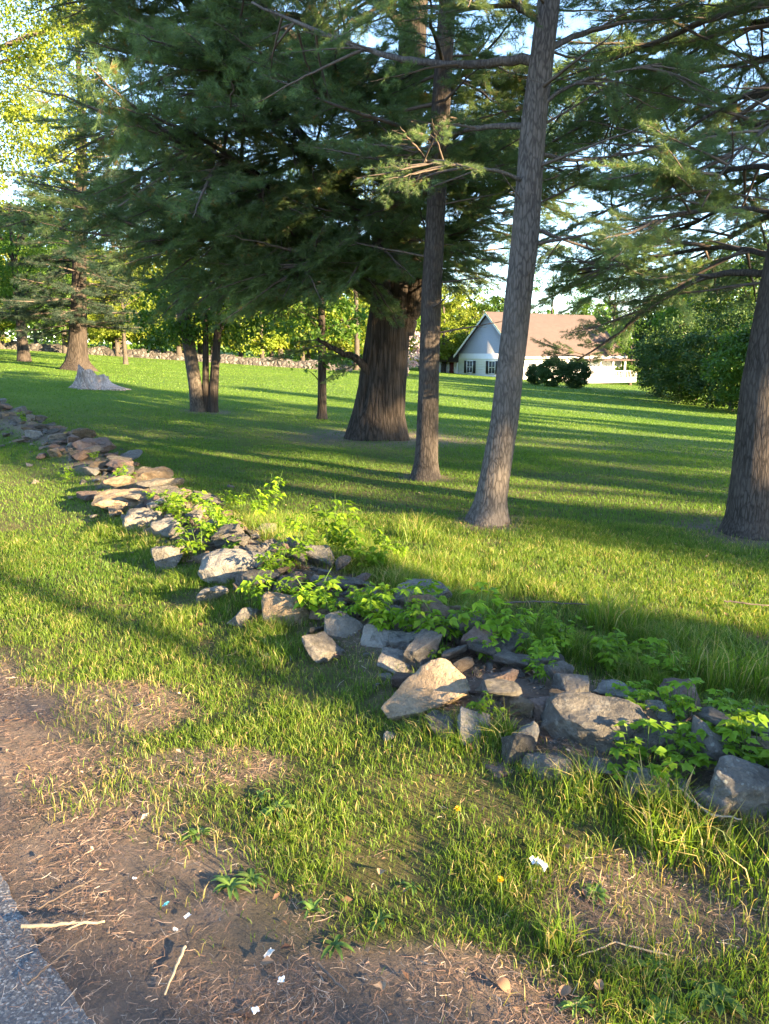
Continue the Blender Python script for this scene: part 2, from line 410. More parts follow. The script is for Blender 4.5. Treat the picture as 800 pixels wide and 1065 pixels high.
# ------------------------------------------------------------------ grass
def blades(x, y, hgt, wid, lean, tintr, matname, name, label=None, segs=2):
    n = len(x); z = height(x, y)-0.004
    B = np.stack([x, y, z], -1)
    a = RNG.uniform(0, 2*PI, n); f = np.stack([np.cos(a), np.sin(a), np.zeros(n)], -1)
    b = RNG.uniform(0, 2*PI, n); w = np.stack([np.cos(b), np.sin(b), np.zeros(n)], -1)
    up = np.array([0, 0, 1.0])
    m = B+up*(hgt*0.58)[:, None]+f*(hgt*lean*0.30)[:, None]
    t = B+up*(hgt*(1-0.25*lean))[:, None]+f*(hgt*lean*0.95)[:, None]
    h2 = (wid/2)[:, None]
    V = np.stack([B-w*h2, B+w*h2, m-w*h2*0.8, m+w*h2*0.8, t], 1).reshape(-1, 3)
    k = np.arange(n)[:, None]*5
    Q = k+np.array([0, 1, 3, 2]); T = k+np.array([2, 3, 4])
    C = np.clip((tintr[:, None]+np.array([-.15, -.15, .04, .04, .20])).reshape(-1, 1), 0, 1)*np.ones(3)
    me = mesh_np(name, V, [Q, T], M[matname], C)
    o = link(name, me); tag(o, label, 'grass', None, 'stuff'); return o

def polar_pts(n, r0, r1, half=38):
    r = np.sqrt(RNG.uniform(r0*r0, r1*r1, n)); a = np.radians(RNG.uniform(-half, half, n))
    return r*np.sin(a), r*np.cos(a)

def build_grass():
    # verge and tall grass near the viewer
    n = 680000
    x, y = polar_pts(n, 1.15, 7.5)
    r = np.hypot(x, y); wd, arc = wall_dist(x, y); d = dirt(x, y); v = road_v(x, y)
    clump = n2(x, y, 3.2, 3, 51); fine = n2(x, y, 14, 2, 52)
    verge = wd < -0.1
    keep = RNG.uniform(0, 1, n) < (1-d)**1.5*np.clip(0.58+0.8*clump+0.5*fine, 0.22, 1.0)*np.where(r < 3.6, 1, (3.6/r)**0.8)
    keep &= v > 0.04
    x, y, wd, v, clump, verge, d, r, fine = [q[keep] for q in (x, y, wd, v, clump, verge, d, r, fine)]
    n = len(x)
    h = RNG.uniform(0.018, 0.056, n)*(1+0.7*np.clip(clump, -0.6, 1))
    foot = np.exp(-((wd+0.45)/0.30)**2)
    h = np.where(verge, h*(1+.9*foot*np.clip(0.5+clump*2, 0, 1)), h)
    behind = np.exp(-((wd-0.7)/0.75)**2)*(wd > 0)
    h = np.where(~verge, RNG.uniform(0.026, 0.058, n)*(1+3.2*behind*np.clip(0.45+clump*1.2, 0.1, 1.2)), h)
    w = RNG.uniform(0.0013, 0.0030, n)*(1+r*0.09)
    ti = np.clip(RNG.normal(0.42, 0.2, n)+0.22*clump+np.where(RNG.uniform(0, 1, n) < 0.09+0.45*d, 0.6, 0), 0, 1)
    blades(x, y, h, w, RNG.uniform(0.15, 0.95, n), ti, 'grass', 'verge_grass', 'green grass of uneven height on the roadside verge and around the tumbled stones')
    # straw coloured tall tufts
    cs = []
    for (px, py, k, hh, ra) in ((520, 772, 120, .22, .06), (700, 880, 200, .26, .12), (735, 715, 160, .42, .16), (640, 655, 220, .40, .16), (690, 845, 130, .24, .08), (660, 850, 80, .22, .07),
                                (600, 830, 80, .2, .08), (580, 985, 70, .2, .05), (430, 560, 150, .35, .15), (780, 720, 130, .4, .15), (780, 915, 150, .22, .14), (560, 655, 100, .3, .12)):
        p, _ = ground_at(px, py); hh *= .75; a = RNG.uniform(0, 2*PI, k); q = ra*np.sqrt(RNG.uniform(0, 1, k))
        cs.append((p.x+q*np.cos(a), p.y+q*np.sin(a), hh*RNG.uniform(0.5, 1.1, k)))
    x = np.concatenate([c[0] for c in cs]); y = np.concatenate([c[1] for c in cs]); h = np.concatenate([c[2] for c in cs]); n = len(x)
    ti = np.clip(RNG.normal(0.5, 0.18, n)+np.where(RNG.uniform(0, 1, n) < 0.2, 0.5, 0), 0, 1)
    blades(x, y, h, RNG.uniform(.003, .006, n), RNG.uniform(.2, .9, n), ti, 'grass', 'tall_grass', 'tall loose grass tufts along both sides of the stones')
    # the lawn behind the wall
    X = []; Y = []; Hh = []; W = []
    for (n, r0, r1, hm, wm) in ((260000, 5.0, 14, .042, .0055), (150000, 14, 28, .045, .011), (100000, 28, 60, .05, .028), (70000, 60, 130, .06, .06)):
        x, y = polar_pts(n, r0, r1, 36)
        wd, _ = wall_dist(x, y)
        nn = n2(x, y, 0.9, 3, 61)
        k = (RNG.uniform(0, 1, n) < (1-dirt(x, y))*np.clip(0.75+0.7*nn, .2, 1)) & (road_v(x, y) > .1)
        x, y, nn = x[k], y[k], nn[k]
        X.append(x); Y.append(y); Hh.append(hm*RNG.uniform(.55, 1.15, len(x))*(1+.3*nn)); W.append(wm*RNG.uniform(.6, 1.2, len(x)))
    X = np.concatenate(X); Y = np.concatenate(Y); Hh = np.concatenate(Hh); W = np.concatenate(W); n = len(X)
    ti = np.clip(RNG.normal(.45, .2, n)+.3*n2(X, Y, .25, 3, 66)+.15*n2(X, Y, 1.5, 2, 67), 0, 1)
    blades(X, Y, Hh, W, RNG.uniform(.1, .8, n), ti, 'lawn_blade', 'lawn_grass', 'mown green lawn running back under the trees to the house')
build_grass()

def build_litter():
    n = 420000
    x, y = polar_pts(n, 1.1, 6.5)
    v = road_v(x, y); d = dirt(x, y); wd, _ = wall_dist(x, y)
    p = np.where(v > 0, d*1.0+0.06, 0.6*np.exp(np.minimum(0,v+.17)/0.13))*np.clip(0.55+1.5*n2(x, y, 3.2, 3, 71), 0.03, 1)
    k = (RNG.uniform(0, 1, n) < p); x, y = x[k], y[k]; n = len(x)
    a = RNG.uniform(0, 2*PI, n); L = RNG.uniform(.012, .050, n)*np.where(RNG.uniform(0, 1, n) < .8, .65, 1.25); w = RNG.uniform(.0005, .0013, n)
    f = np.stack([np.cos(a), np.sin(a), RNG.normal(0, .18, n)], -1)
    z = height(x, y)+np.where(road_v(x, y) < -0.15, .024, .004)+RNG.uniform(0, .012, n)
    C0 = np.stack([x, y, z], -1); s = np.stack([-np.sin(a), np.cos(a), RNG.normal(0, .5, n)], -1)
    A = C0-f*(L/2)[:, None]; B = C0+f*(L/2)[:, None]; bend = s*(L*RNG.normal(0, .12, n))[:, None]; bend[:, 2] = np.abs(bend[:, 2])*.3
    Mid = C0+bend; h2 = s*(w/2)[:, None]
    V = np.stack([A-h2, A+h2, Mid-h2, Mid+h2, B-h2, B+h2], 1).reshape(-1, 3)
    kk = np.arange(n)[:, None]*6
    Q = np.concatenate([kk+np.array([0, 1, 3, 2]), kk+np.array([2, 3, 5, 4])])
    t = np.clip(RNG.uniform(0, 1, n)**1.7+.25*n2(x, y, 1.7, 2, 73), 0, 1)
    o = link('needle_litter', mesh_np('needle_litter', V, [Q], M['needle_litter'], np.repeat(np.stack([t, t, t], -1), 6, 0)))
    tag(o, 'brown fallen pine needles and bark bits scattered over the roadside soil', 'litter', None, 'stuff')
    # crumbled leaf fragments
    n = 9000
    x, y = polar_pts(n, 1.1, 9)
    d = dirt(x, y); wd, _ = wall_dist(x, y)
    p = np.where(road_v(x, y) > 0.0, d*.55+.05+.6*np.exp(-(wd/.35)**2), 0.04)
    k = RNG.uniform(0, 1, n) < p; x, y = x[k], y[k]; n = len(x)
    z = height(x, y)+.006+np.where(road_v(x, y) < -0.15, .022, 0)+RNG.uniform(0, .02, n)
    a = RNG.uniform(0, 2*PI, n); L = RNG.uniform(.010, .042, n)*np.where(RNG.uniform(0, 1, n) < .75, .6, 1.1); w = L*RNG.uniform(.35, .7, n)
    f = unit(np.stack([np.cos(a), np.sin(a), RNG.normal(0, .3, n)], -1)); s = unit(np.cross(f, np.array([0, 0, 1.0])+RNG.normal(0, .35, (n, 3)))); u = np.cross(s, f)
    c = np.stack([x, y, z], -1)
    V = np.stack([c-f*(L/2)[:, None], c+s*(w/2)[:, None]+u*(w*.3)[:, None], c+f*(L/2)[:, None], c-s*(w/2)[:, None]+u*(w*.3)[:, None]], 1).reshape(-1, 3)
    kk = np.arange(n)[:, None]*4
    T = np.concatenate([kk+np.array([0, 1, 2]), kk+np.array([0, 2, 3])])
    t = RNG.uniform(0, 1, n)
    o = link('leaf_litter', mesh_np('leaf_litter', V, [T], M['dead_leaf'], np.repeat(np.stack([t, t, t], -1), 4, 0)))
    tag(o, 'crumbled dead leaves lying on the soil and between the stones', 'litter', None, 'stuff')
build_litter()

# ------------------------------------------------------------------ stones
def stone_mesh(name, dims, seed, mt, pts=13, flat=0.0, bev=0.05, outline=None, sq=0.62):
    rg = np.random.default_rng(seed)
    P = rg.normal(0, 1, (pts, 3)); P = P/np.linalg.norm(P, axis=1)[:, None]
    P = np.sign(P)*np.abs(P)**(sq-flat*.2)
    P = P/np.abs(P).max(0)*0.5
    if outline is not None: P = np.array(outline)/np.array(dims)
    bm = bmesh.new()
    for p in P: bm.verts.new((p[0]*dims[0], p[1]*dims[1], p[2]*dims[2]))
    r = bmesh.ops.convex_hull(bm, input=list(bm.verts))
    bmesh.ops.delete(bm, geom=[v for v in set(r['geom_interior']) | set(r['geom_unused']) if isinstance(v, bmesh.types.BMVert) and v.is_valid], context='VERTS')
    bmesh.ops.dissolve_limit(bm, angle_limit=math.radians(11), verts=list(bm.verts), edges=list(bm.edges))
    bmesh.ops.bevel(bm, geom=list(bm.edges), offset=bev*min(dims)*1.6, segments=2, profile=.6, affect='EDGES', clamp_overlap=True)
    bmesh.ops.triangulate(bm, faces=list(bm.faces))
    big = max(dims)
    for _ in range(4):
        es = [e for e in bm.edges if e.calc_length() > big*.055]
        if not es: break
        bmesh.ops.subdivide_edges(bm, edges=es, cuts=1, use_grid_fill=False)
        bmesh.ops.triangulate(bm, faces=[f for f in bm.faces if len(f.verts) > 3])
    bm.normal_update()
    co = np.array([v.co for v in bm.verts]); no = np.array([v.normal for v in bm.verts])
    q = co/big
    d = fbm(q*3.0+seed*3.1, 3, seed)*.055+fbm(q*9+seed*1.7, 4, seed+5)*.036-np.abs(fbm(q*np.array([2.5, 2.5, 9])+seed, 2, seed+9))*.02
    co = co+no*(d*big*.9)[:, None]
    for v, c in zip(bm.verts, co): v.co = c
    for f in bm.faces: f.smooth = True
    me = bpy.data.meshes.new(name); bm.to_mesh(me); bm.free()
    me.materials.append(mt)
    try: me.set_sharp_from_angle(angle=math.radians(42))
    except Exception: pass
    return me

GS = 'stones of the tumbled wall'
# px, py (centre), width px, height px, material, depth ratio, yaw, tilt x, tilt y, label
HERO = [
 (622, 757, 118, 60, 'rock_grey', .75, 8, 4, 6, 'largest boulder of the tumbled wall, smooth and rounded, long grey flank and tan right end'),
 (240, 590, 64, 38, 'rock_pale', .8, -10, 0, 0, 'domed pale boulder speckled with lichen, tallest in the middle of the wall'),
 (300, 636, 60, 36, 'rock_tan', .7, -25, -10, 8, 'flat tan stone between two bright leafy weeds, below the lichen boulder'),
 (590, 716, 46, 36, 'rock_grey', .8, 20, 0, -8, 'blocky blue-grey stone just behind the left end of the largest boulder'),
 (637, 722, 54, 26, 'rock_pale', .8, -12, 0, 0, 'low pale stone behind the largest boulder with red leaf litter on it'),
 (692, 743, 40, 22, 'rock_pale', .8, 10, 0, 6, 'whitish rounded stone catching light behind the right end of the largest boulder'),
 (664, 749, 40, 24, 'rock_tan', .8, 30, 0, 0, 'small tan stone touching the right end of the largest boulder'),
 (733, 779, 76, 52, 'rock_grey', .6, -8, 14, 0, 'flat-faced grey stone leaning between two clumps of green seedlings'),
 (768, 826, 70, 62, 'rock_grey', .7, 24, 10, 16, 'big angular dark grey stone with pale spots at the right end of the wall'),
 (741, 838, 46, 36, 'rock_grey', .8, -15, 0, -10, 'wedge shaped grey stone under the big angular stone at the wall end'),
 (680, 822, 64, 36, 'rock_pale', .7, 6, 0, 4, 'squat light grey stone at the wall foot under the flat-faced stone'),
 (626, 803, 46, 28, 'rock_grey', .8, -20, 0, 0, 'low grey stone wedged under the front of the largest boulder'),
 (572, 797, 52, 34, 'rock_grey', .8, 12, 0, 6, 'dull grey stone at the wall foot, below the left end of the largest boulder'),
 (412, 690, 42, 30, 'rock_grey', .8, -18, 6, 0, 'slate grey stone just above the tilted tan slab'),
 (425, 664, 44, 22, 'rock_pale', .8, 15, 0, 0, 'pale low stone under the row of weeds above the tilted slab'),
 (358, 652, 40, 32, 'rock_grey', .8, 25, 0, 8, 'smooth blue-grey stone to the right of the flat tan stone'),
 (392, 662, 32, 26, 'rock_pale', .8, -30, 0, 0, 'small light stone between the smooth blue-grey stone and the slate grey one'),
 (462, 756, 44, 34, 'rock_grey', .8, -25, 0, 12, 'broken grey stone lying under the tilted slab in the grass'),
 (493, 760, 36, 42, 'rock_pale', .8, 10, 0, 0, 'upright pale stone right of the broken one under the tilted slab'),
 (541, 737, 30, 30, 'rock_tan', .8, -12, 0, 10, 'small upright tan stone with a lit top in the gap beside the tilted slab'),
 (546, 766, 26, 30, 'rock_pale', .8, 35, 0, 0, 'small mottled white and grey stone below the upright tan stone'),
 (522, 712, 42, 34, 'rock_rust', .8, 22, 0, -6, 'reddish brown stone deep in the gap right of the tilted slab'),
 (562, 738, 28, 30, 'rock_rust', .8, -22, 0, 0, 'reddish stone in leaf litter between the gap and the largest boulder'),
 (222, 621, 34, 26, 'rock_pale', .8, 10, 0, 5, 'small bluish stone in the grass below the lichen boulder'),
 (178, 580, 36, 28, 'rock_grey', .8, -14, 0, 0, 'rounded dark stone in shade, up the wall from the lichen boulder'),
 (255, 641, 34, 24, 'rock_grey', .8, 30, 0, 0, 'half sunk grey stone at the lower left of the flat tan stone'),
 (148, 540, 40, 24, 'rock_grey', .8, 6, 0, 0, 'grey stone under the long flat slabs up the wall'),
 (128, 521, 66, 20, 'rock_tan', .8, -8, 6, 0, 'long flat capping slab lit by sun, up the wall from the yellow-green weeds'),
 (160, 494, 44, 16, 'rock_tan', .8, 5, 5, 4, 'thin pinkish slab on top of the wall beside the shaded lawn'),
 (98, 464, 44, 16, 'rock_rust', .8, -20, 5, 0, 'thin rusty slab in the sunny stretch far up the wall'),
 (440, 618, 64, 32, 'rock_grey', .7, 6, 0, 0, 'mossy dark stone standing in the tall grass behind the weeds'),
 (330, 580, 40, 26, 'rock_grey', .8, -10, 0, 0, 'grey stone in the shade under the tall leafy bush'),
 (340, 604, 34, 22, 'rock_pale', .8, 18, 0, 0, 'pale stone in the shade just below the tall leafy bush'),
 (792, 760, 46, 24, 'rock_pale', .8, -12, 0, 0, 'pale top stone at the frame edge behind the right clump of seedlings'),
 (755, 888, 32, 18, 'rock_grey', .8, 0, 0, 0, 'single grey stone half buried in verge grass below the wall end'),
 (404, 766, 15, 11, 'rock_pale', .9, 0, 0, 0, 'tiny white stone alone in the grass at the lower left of the tilted slab'),
 (515, 802, 36, 18, 'rock_rust', .8, 10, 0, 0, 'flat brown stone sunk in the soil at the wall foot'),
 (210, 655, 0, 0, '', 0, 0, 0, 0, ''),
]
PLACED = []
def hero_stones():
    k = 0
    for (px, py, w, h, mt, dr, yaw, tx, ty, lab) in HERO:
        if not w: continue
        g, D = ground_at(px, py+h*0.42)
        wm = w*D/F*1.08; dm = wm*dr
        down = math.atan2(CAMZ-g.z, math.hypot(g.x, g.y))
        hm = max(0.35*h*D/F, (h*D/F-dm*math.sin(down)*.55)/math.cos(down))*1.25
        d = Vector((g.x, g.y, 0)).normalized()
        c = g+d*(dm*.42)
        me = stone_mesh('stone', (wm, dm, hm), 100+k, M[mt], pts=15 if w > 50 else 12) if k not in (0, 1) else stone_mesh('stone', (wm, dm, hm), 100+k, M[mt], pts=42, sq=.86, bev=.03)
        o = link('stone', me)
        o.location = (c.x, c.y, g.z+hm*.31-.01)
        face = math.atan2(-d.x, d.y)
        o.rotation_euler = (math.radians(tx), math.radians(ty), face+math.radians(yaw))
        tag(o, lab, 'stone', GS); PLACED.append((c.x, c.y, wm*.5, lab)); k += 1
    # the tilted slab, a flat plate propped on stones: its outline lies in a plane that leans back from the road
    g, D = ground_at(438, 748)
    n = Vector((-.20, -.62, .76)).normalized(); p0 = g+Vector((0, .0, .03)); cam = Vector((0, 0, CAMZ)); pts = []
    for px, py in ((394, 737), (404, 747), (440, 741), (492, 718), (489, 704), (464, 684), (448, 687), (412, 716)):
        q = ray(px, py); pts.append(cam+q*((p0-cam).dot(n)/q.dot(n)))
    c = sum(pts, Vector())/len(pts); out = []
    for p in pts:
        e = p-c; out += [e, e*.9-n*.085]
    me = stone_mesh('stone', (.45, .35, .30), 7, M['rock_tan'], outline=[tuple(v) for v in out], bev=.022)
    o = link('stone', me); o.location = c
    tag(o, 'big tan slab tilted towards the road, resting on smaller stones, brightest in the wall', 'stone', GS)
    PLACED.append((o.location.x, o.location.y, .2, 'slab'))
hero_stones()

def G0(px, py):
    g = ground_at(px, py)[0]; return g.x, g.y

def filler_stones():
    protos = {}
    mats = ['rock_grey', 'rock_grey', 'rock_pale', 'rock_rust', 'rock_tan']
    for k in range(18):
        fl = (1, .8, .32+.2*(k % 3))
        protos[k] = stone_mesh('stone', fl, 300+k, M[mats[k % 5]], pts=10+k % 6, flat=k % 2)
    tone = ['dark grey', 'mid grey', 'pale grey', 'reddish', 'tan']
    land = [((622, 780), 'largest boulder'), ((240, 604), 'lichen boulder'), ((300, 648), 'flat tan stone'), ((440, 735), 'tilted tan slab'), ((128, 528), 'long flat slab'), ((98, 468), 'rusty slab'),
            ((768, 850), 'angular end stone'), ((735, 795), 'flat-faced stone'), ((692, 750), 'whitish stone'), ((178, 592), 'rounded dark stone'), ((412, 702), 'slate grey stone'), ((358, 662), 'smooth blue-grey stone'),
            ((45, 452), 'far sunny bend'), ((5, 436), 'far upper wall end'), ((520, 745), 'leaf-filled gap'), ((350, 600), 'tallest leafy bush'), ((70, 478), 'small far weed')]
    land = [(G0(*p), n_) for p, n_ in land]
    where = lambda q: min(land, key=lambda e: (e[0][0]-q[0])**2+(e[0][1]-q[1])**2)[1]
    seg = np.linalg.norm(np.diff(WALL, axis=0), axis=1); cum = np.concatenate([[0], np.cumsum(seg)])
    rg = np.random.default_rng(77); n = 0; tries = 0
    while n < 285 and tries < 4000:
        tries += 1
        s = rg.uniform(1.6, cum[-1]-4.0) if rg.uniform() < .55 else rg.uniform(2.2, 8.5)
        i = min(int(np.searchsorted(cum, s))-1, len(seg)-1); t = (s-cum[i])/seg[i]
        p = WALL[i]*(1-t)+WALL[i+1]*t; d = (WALL[i+1]-WALL[i])/seg[i]; nr = np.array([d[1], -d[0]])
        off = float(np.clip(rg.normal(0, .22 if s < 9 else .38), -.42 if s < 9 else -.8, .5)); q = p+nr*off
        sz = float(np.clip(rg.lognormal(math.log(.148), .38), .08, .34))*(1+.02*q[1])
        if any((q[0]-a)**2+(q[1]-b)**2 < (max(c*.72, 0)+sz*.24)**2 for a, b, c, _ in PLACED): continue
        k = int(rg.integers(18)); o = link('stone', protos[k])
        f = rg.uniform(.75, 1.2, 3)
        o.scale = (sz*f[0]*(1.25 if s > 9 else 1), sz*f[1], sz*f[2]*(.7 if s > 9 else .9))
        up = 0.0 if abs(off) > .3 else rg.uniform(0, .10)
        o.location = (q[0], q[1], H(q[0], q[1])+sz*.20+up*.6)
        tl = .22 if q[1] < 6 else .14
        o.rotation_euler = (rg.normal(0, tl), rg.normal(0, tl), rg.uniform(0, 2*PI))
        sh = 'flat' if k % 3 == 0 else 'chunky' if k % 3 == 1 else 'rough'
        size = 'small' if sz < .13 else 'medium' if sz < .2 else 'large'
        side = 'on the lawn side' if off > .1 else 'on the road side' if off < -.1 else 'on top'
        tag(o, f'{size} {sh} {tone[k % 5]} stone {side}, near the {where(q)}', 'stone', GS)
        PLACED.append((q[0], q[1], sz*.5, '')); n += 1
filler_stones()

def rubble():
    rg = np.random.default_rng(91); pr = []
    for k in range(6):
        me = stone_mesh('stone', (1, .8, .5), 900+k, M['rock_grey'], pts=9, flat=k % 2)
        V = np.empty(len(me.vertices)*3, np.float32); me.vertices.foreach_get('co', V)
        me.calc_loop_triangles(); T = np.empty(len(me.loop_triangles)*3, np.int32); me.loop_triangles.foreach_get('vertices', T)
        pr.append((V.reshape(-1, 3), T.reshape(-1, 3))); bpy.data.meshes.remove(me)
    seg = np.linalg.norm(np.diff(WALL, axis=0), axis=1); cum = np.concatenate([[0], np.cumsum(seg)])
    for mt, n in (('rock_grey', 330), ('rock_rust', 170), ('rock_pale', 120)):
        g = Geo()
        for _ in range(n):
            s = rg.uniform(1.6, 9) if rg.uniform() < .6 else rg.uniform(9, cum[-1]-3)
            i = min(int(np.searchsorted(cum, s))-1, len(seg)-1); t = (s-cum[i])/seg[i]
            d = (WALL[i+1]-WALL[i])/seg[i]; q = WALL[i]*(1-t)+WALL[i+1]*t+np.array([d[1], -d[0]])*rg.normal(0, .24 if s < 9 else .36)
            sz = rg.uniform(.03, .085)*(1 if s < 9 else 1.5); E_ = np.array(Euler((rg.normal(0, .3), rg.normal(0, .3), rg.uniform(0, 6.3))).to_matrix())
            V, T = pr[int(rg.integers(6))]
            g.add((V*sz*rg.uniform(.7, 1.3, 3))@E_.T+np.array([q[0], q[1], H(q[0], q[1])+sz*.12]), None, T)
        tag(link('rubble', g.mesh('rubble', M[mt], True)), 'small broken rubble filling the gaps between the wall stones', 'rubble', None, 'stuff')
rubble()
# ------------------------------------------------------------------ leaf makers
def leaf_arrays(c, f, nrm, L, W, t, fold=0.25):
    """pointed oval leaves, two folded halves each; c base points, f length direction, nrm upper side"""
    s = unit(np.cross(nrm, f)); u = unit(np.cross(f, s))
    L = L[:, None]; W = W[:, None]
    a = c; e = c+f*L-u*L*.10; m = c+f*L*.45
    l = m+s*W*.5+u*W*fold; r = m-s*W*.5+u*W*fold
    V = np.stack([a, l, e, r], 1).reshape(-1, 3); k = np.arange(len(c))[:, None]*4
    T = np.concatenate([k+np.array([0, 3, 2]), k+np.array([0, 2, 1])])
    return V, T, np.repeat(np.stack([t, t, t], -1), 4, 0)

def needles(P, D, rg, k=15, L=.145, W=.0068, spread=.48):
    n = len(P); P = np.repeat(P, k, 0); D = np.repeat(D, k, 0)
    d = unit(D+rg.normal(0, spread, (n*k, 3))+np.array([0, 0, -.06]))
    s = unit(np.cross(d, rg.normal(0, 1, (n*k, 3))))
    ln = (L*rg.uniform(.65, 1.15, n*k))[:, None]
    V = np.stack([P-s*W*.5, P+s*W*.5, P+d*ln], 1).reshape(-1, 3)
    T = np.arange(n*k*3).reshape(-1, 3)
    t = np.clip(np.repeat(rg.normal(.45, .2, n), k)+rg.normal(0, .1, n*k), 0, .92)
    t = np.where(np.repeat(rg.uniform(0, 1, n), k) < .02, 1.0, t)
    return V, T, np.repeat(np.stack([t, t, t], -1), 3, 0)

def pine_branch(seed, L=3.0, bare=.18, dens=1.0, droop=.30, leafy=True, crook=.05):
    rg = np.random.default_rng(seed)
    n = 14; t = np.linspace(0, 1, n)
    y = np.cumsum(rg.normal(0, crook, n))*L*.15; y -= y[0]
    P = np.stack([L*t, y*t, L*(.16*t-droop*t**2+.16*t**3)+np.cumsum(rg.normal(0, .006, n))*L*t], -1)
    wood = Geo(); wood.tube(P, .0125*L*(1-t)**.8+.005, 6)
    tp = []; td = []
    ip = lambda T: np.stack([np.interp(T, t, P[:, k]) for k in range(3)], -1)
    side = 1
    for s in np.arange(bare, .985, .14/L/dens):
        side = -side; b = ip(s+rg.uniform(-.02, .02)); d0 = unit(ip(min(1, s+.03))-ip(s-.03))
        ang = side*math.radians(rg.uniform(38, 68)); c, q = math.cos(ang), math.sin(ang)
        d = unit(np.array([d0[0]*c-d0[1]*q, d0[0]*q+d0[1]*c, d0[2]*.5+rg.normal(.03, .12)]))
        l = (.40*L*(1-s)**.75+.10)*rg.uniform(.55, 1.1)*min(1, .35+s*2.2)
        tt = np.linspace(0, 1, 7); lat = np.array([-d[1], d[0], 0])
        S = b+d*(tt*l)[:, None]+lat*(rg.normal(0, .10)*l*tt**2)[:, None]+np.array([0, 0, 1])*((-.14*tt**2+.10*tt**3)*l)[:, None]
        wood.tube(S, (.0032*L)*(1-tt)*l/(L*.4)+.0022, 4, False)
        js = lambda T: np.stack([np.interp(T, tt, S[:, k]) for k in range(3)], -1)
        if rg.uniform() > leafy*1.0: continue
        for w in np.arange(.25, 1.0, .07/max(l, .2)):
            b2 = js(w); sd = 1 if rg.uniform() < .5 else -1; a2 = sd*math.radians(rg.uniform(30, 70)); c2, q2 = math.cos(a2), math.sin(a2)
            e = unit(np.array([d[0]*c2-d[1]*q2, d[0]*q2+d[1]*c2, rg.normal(.10, .22)])); l2 = rg.uniform(.10, .32)*(1.15-w*.6)
            E_ = b2+e*l2
            wood.tube(np.stack([b2, (b2+E_)/2+[0, 0, .01], E_]), np.array([.0022, .0018, .0014]), 3, False)
            for z in np.arange(.3, 1.01, .055/l2): tp.append(b2+(E_-b2)*z); td.append(e)
        for z in np.arange(.4, 1.01, .055/max(l, .1)): tp.append(js(z)); td.append(d)
    wm = wood.mesh('branch_wood', M['twig'], True)
    nm = None
    if tp:
        V, T, C = needles(np.array(tp), np.array(td), rg)
        nm = mesh_np('needles', V, [T], M['pine_needle'], C)
    return wm, nm, L

PB = [pine_branch(500+k, 3.0, (.15, .25, .35, .2)[k % 4], 1.0, (.22, .34, .28)[k % 3], True, .07) for k in range(8)]
PB_SHADED = []
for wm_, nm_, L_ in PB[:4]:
    q_ = nm_.copy(); q_.materials.clear(); q_.materials.append(M['needle_shaded']); PB_SHADED.append((wm_, q_, L_))
PT = [pine_branch(560+k, 3.0, (.45, .35, .5)[k % 3], .6, .30, .55, .10) for k in range(5)]       # thin, half bare
PD = [pine_branch(590+k, 2.0, .12, .8, .20, 0, .16) for k in range(3)]                            # dead twigs

def add_branch(root, loc, az, elev, L, proto, roll=0.0):
    wm, nm, L0 = proto
    o = link('branch', wm, root); o.location = loc; o.scale = (L/L0,)*3
    o.rotation_euler = (roll, -elev, az)
    if nm is not None: link('needles', nm, o)
    return o

def trunk_from(pix, Y, root, mt, seg=24, rough=.05, seed=1, flare=None, name='trunk', extra=None):
    """pix: list of (px, py, width px) at forward distance Y, in the tree's local coordinates"""
    P = []; R = []
    for px, py, w in pix:
        r = ray(px, py); t = Y/r.y
        P.append(Vector((0, 0, CAMZ))+r*t); R.append(w*t/F/2)
    P = np.array(P)-np.array(root.location); R = np.array(R)
    if extra is not None:
        for (dx, dy, z, r) in extra: P = np.vstack([P, [P[-1][0]+dx, P[-1][1]+dy, z]]); R = np.append(R, r)
    z = P[:, 2]; zz = np.arange(min(0, z[0])-.12, z[-1], .07 if seg > 20 else .15)
    Q = np.stack([np.interp(zz, z, P[:, k]) for k in (0, 1)]+[zz], -1); r = np.interp(zz, z, R)
    if flare: r = r*(1+flare*np.exp(-np.clip(zz, 0, 9)/(R[0]*1.1)))
    n = len(zz); a = np.arange(seg)*2*PI/seg
    ca, sa = np.cos(a), np.sin(a)
    RR = r[:, None]*np.ones(seg)
    q = np.stack([np.broadcast_to(ca, RR.shape)*2.2, np.broadcast_to(sa, RR.shape)*2.2, zz[:, None]*.55+0*RR], -1)
    RR = RR*(1+rough*1.6*fbm(q+seed*7, 3, seed)+rough*.8*fbm(q*np.array([3.5, 3.5, 2])+seed*3, 3, seed+2))
    if flare:
        lob = np.maximum(0, np.cos(a*5+seed)+.4*np.cos(a*3+seed*2))[None, :]*np.exp(-np.clip(zz, 0, 9)/(R[0]*1.3))[:, None]
        RR = RR*(1+.22*flare*lob)
    V = np.stack([Q[:, 0, None]+RR*ca, Q[:, 1, None]+RR*sa, zz[:, None]+0*RR], -1).reshape(-1, 3)
    i = np.arange(n-1)[:, None]*seg; j = np.arange(seg)[None, :]; k = (j+1) % seg
    F4 = np.stack([i+j, i+k, i+seg+k, i+seg+j], -1).reshape(-1, 4)
    o = link(name, mesh_np(name, V, [F4], M[mt], None, True), root)
    return o, (lambda h: np.array([np.interp(h, zz, Q[:, 0]), np.interp(h, zz, Q[:, 1]), h]))

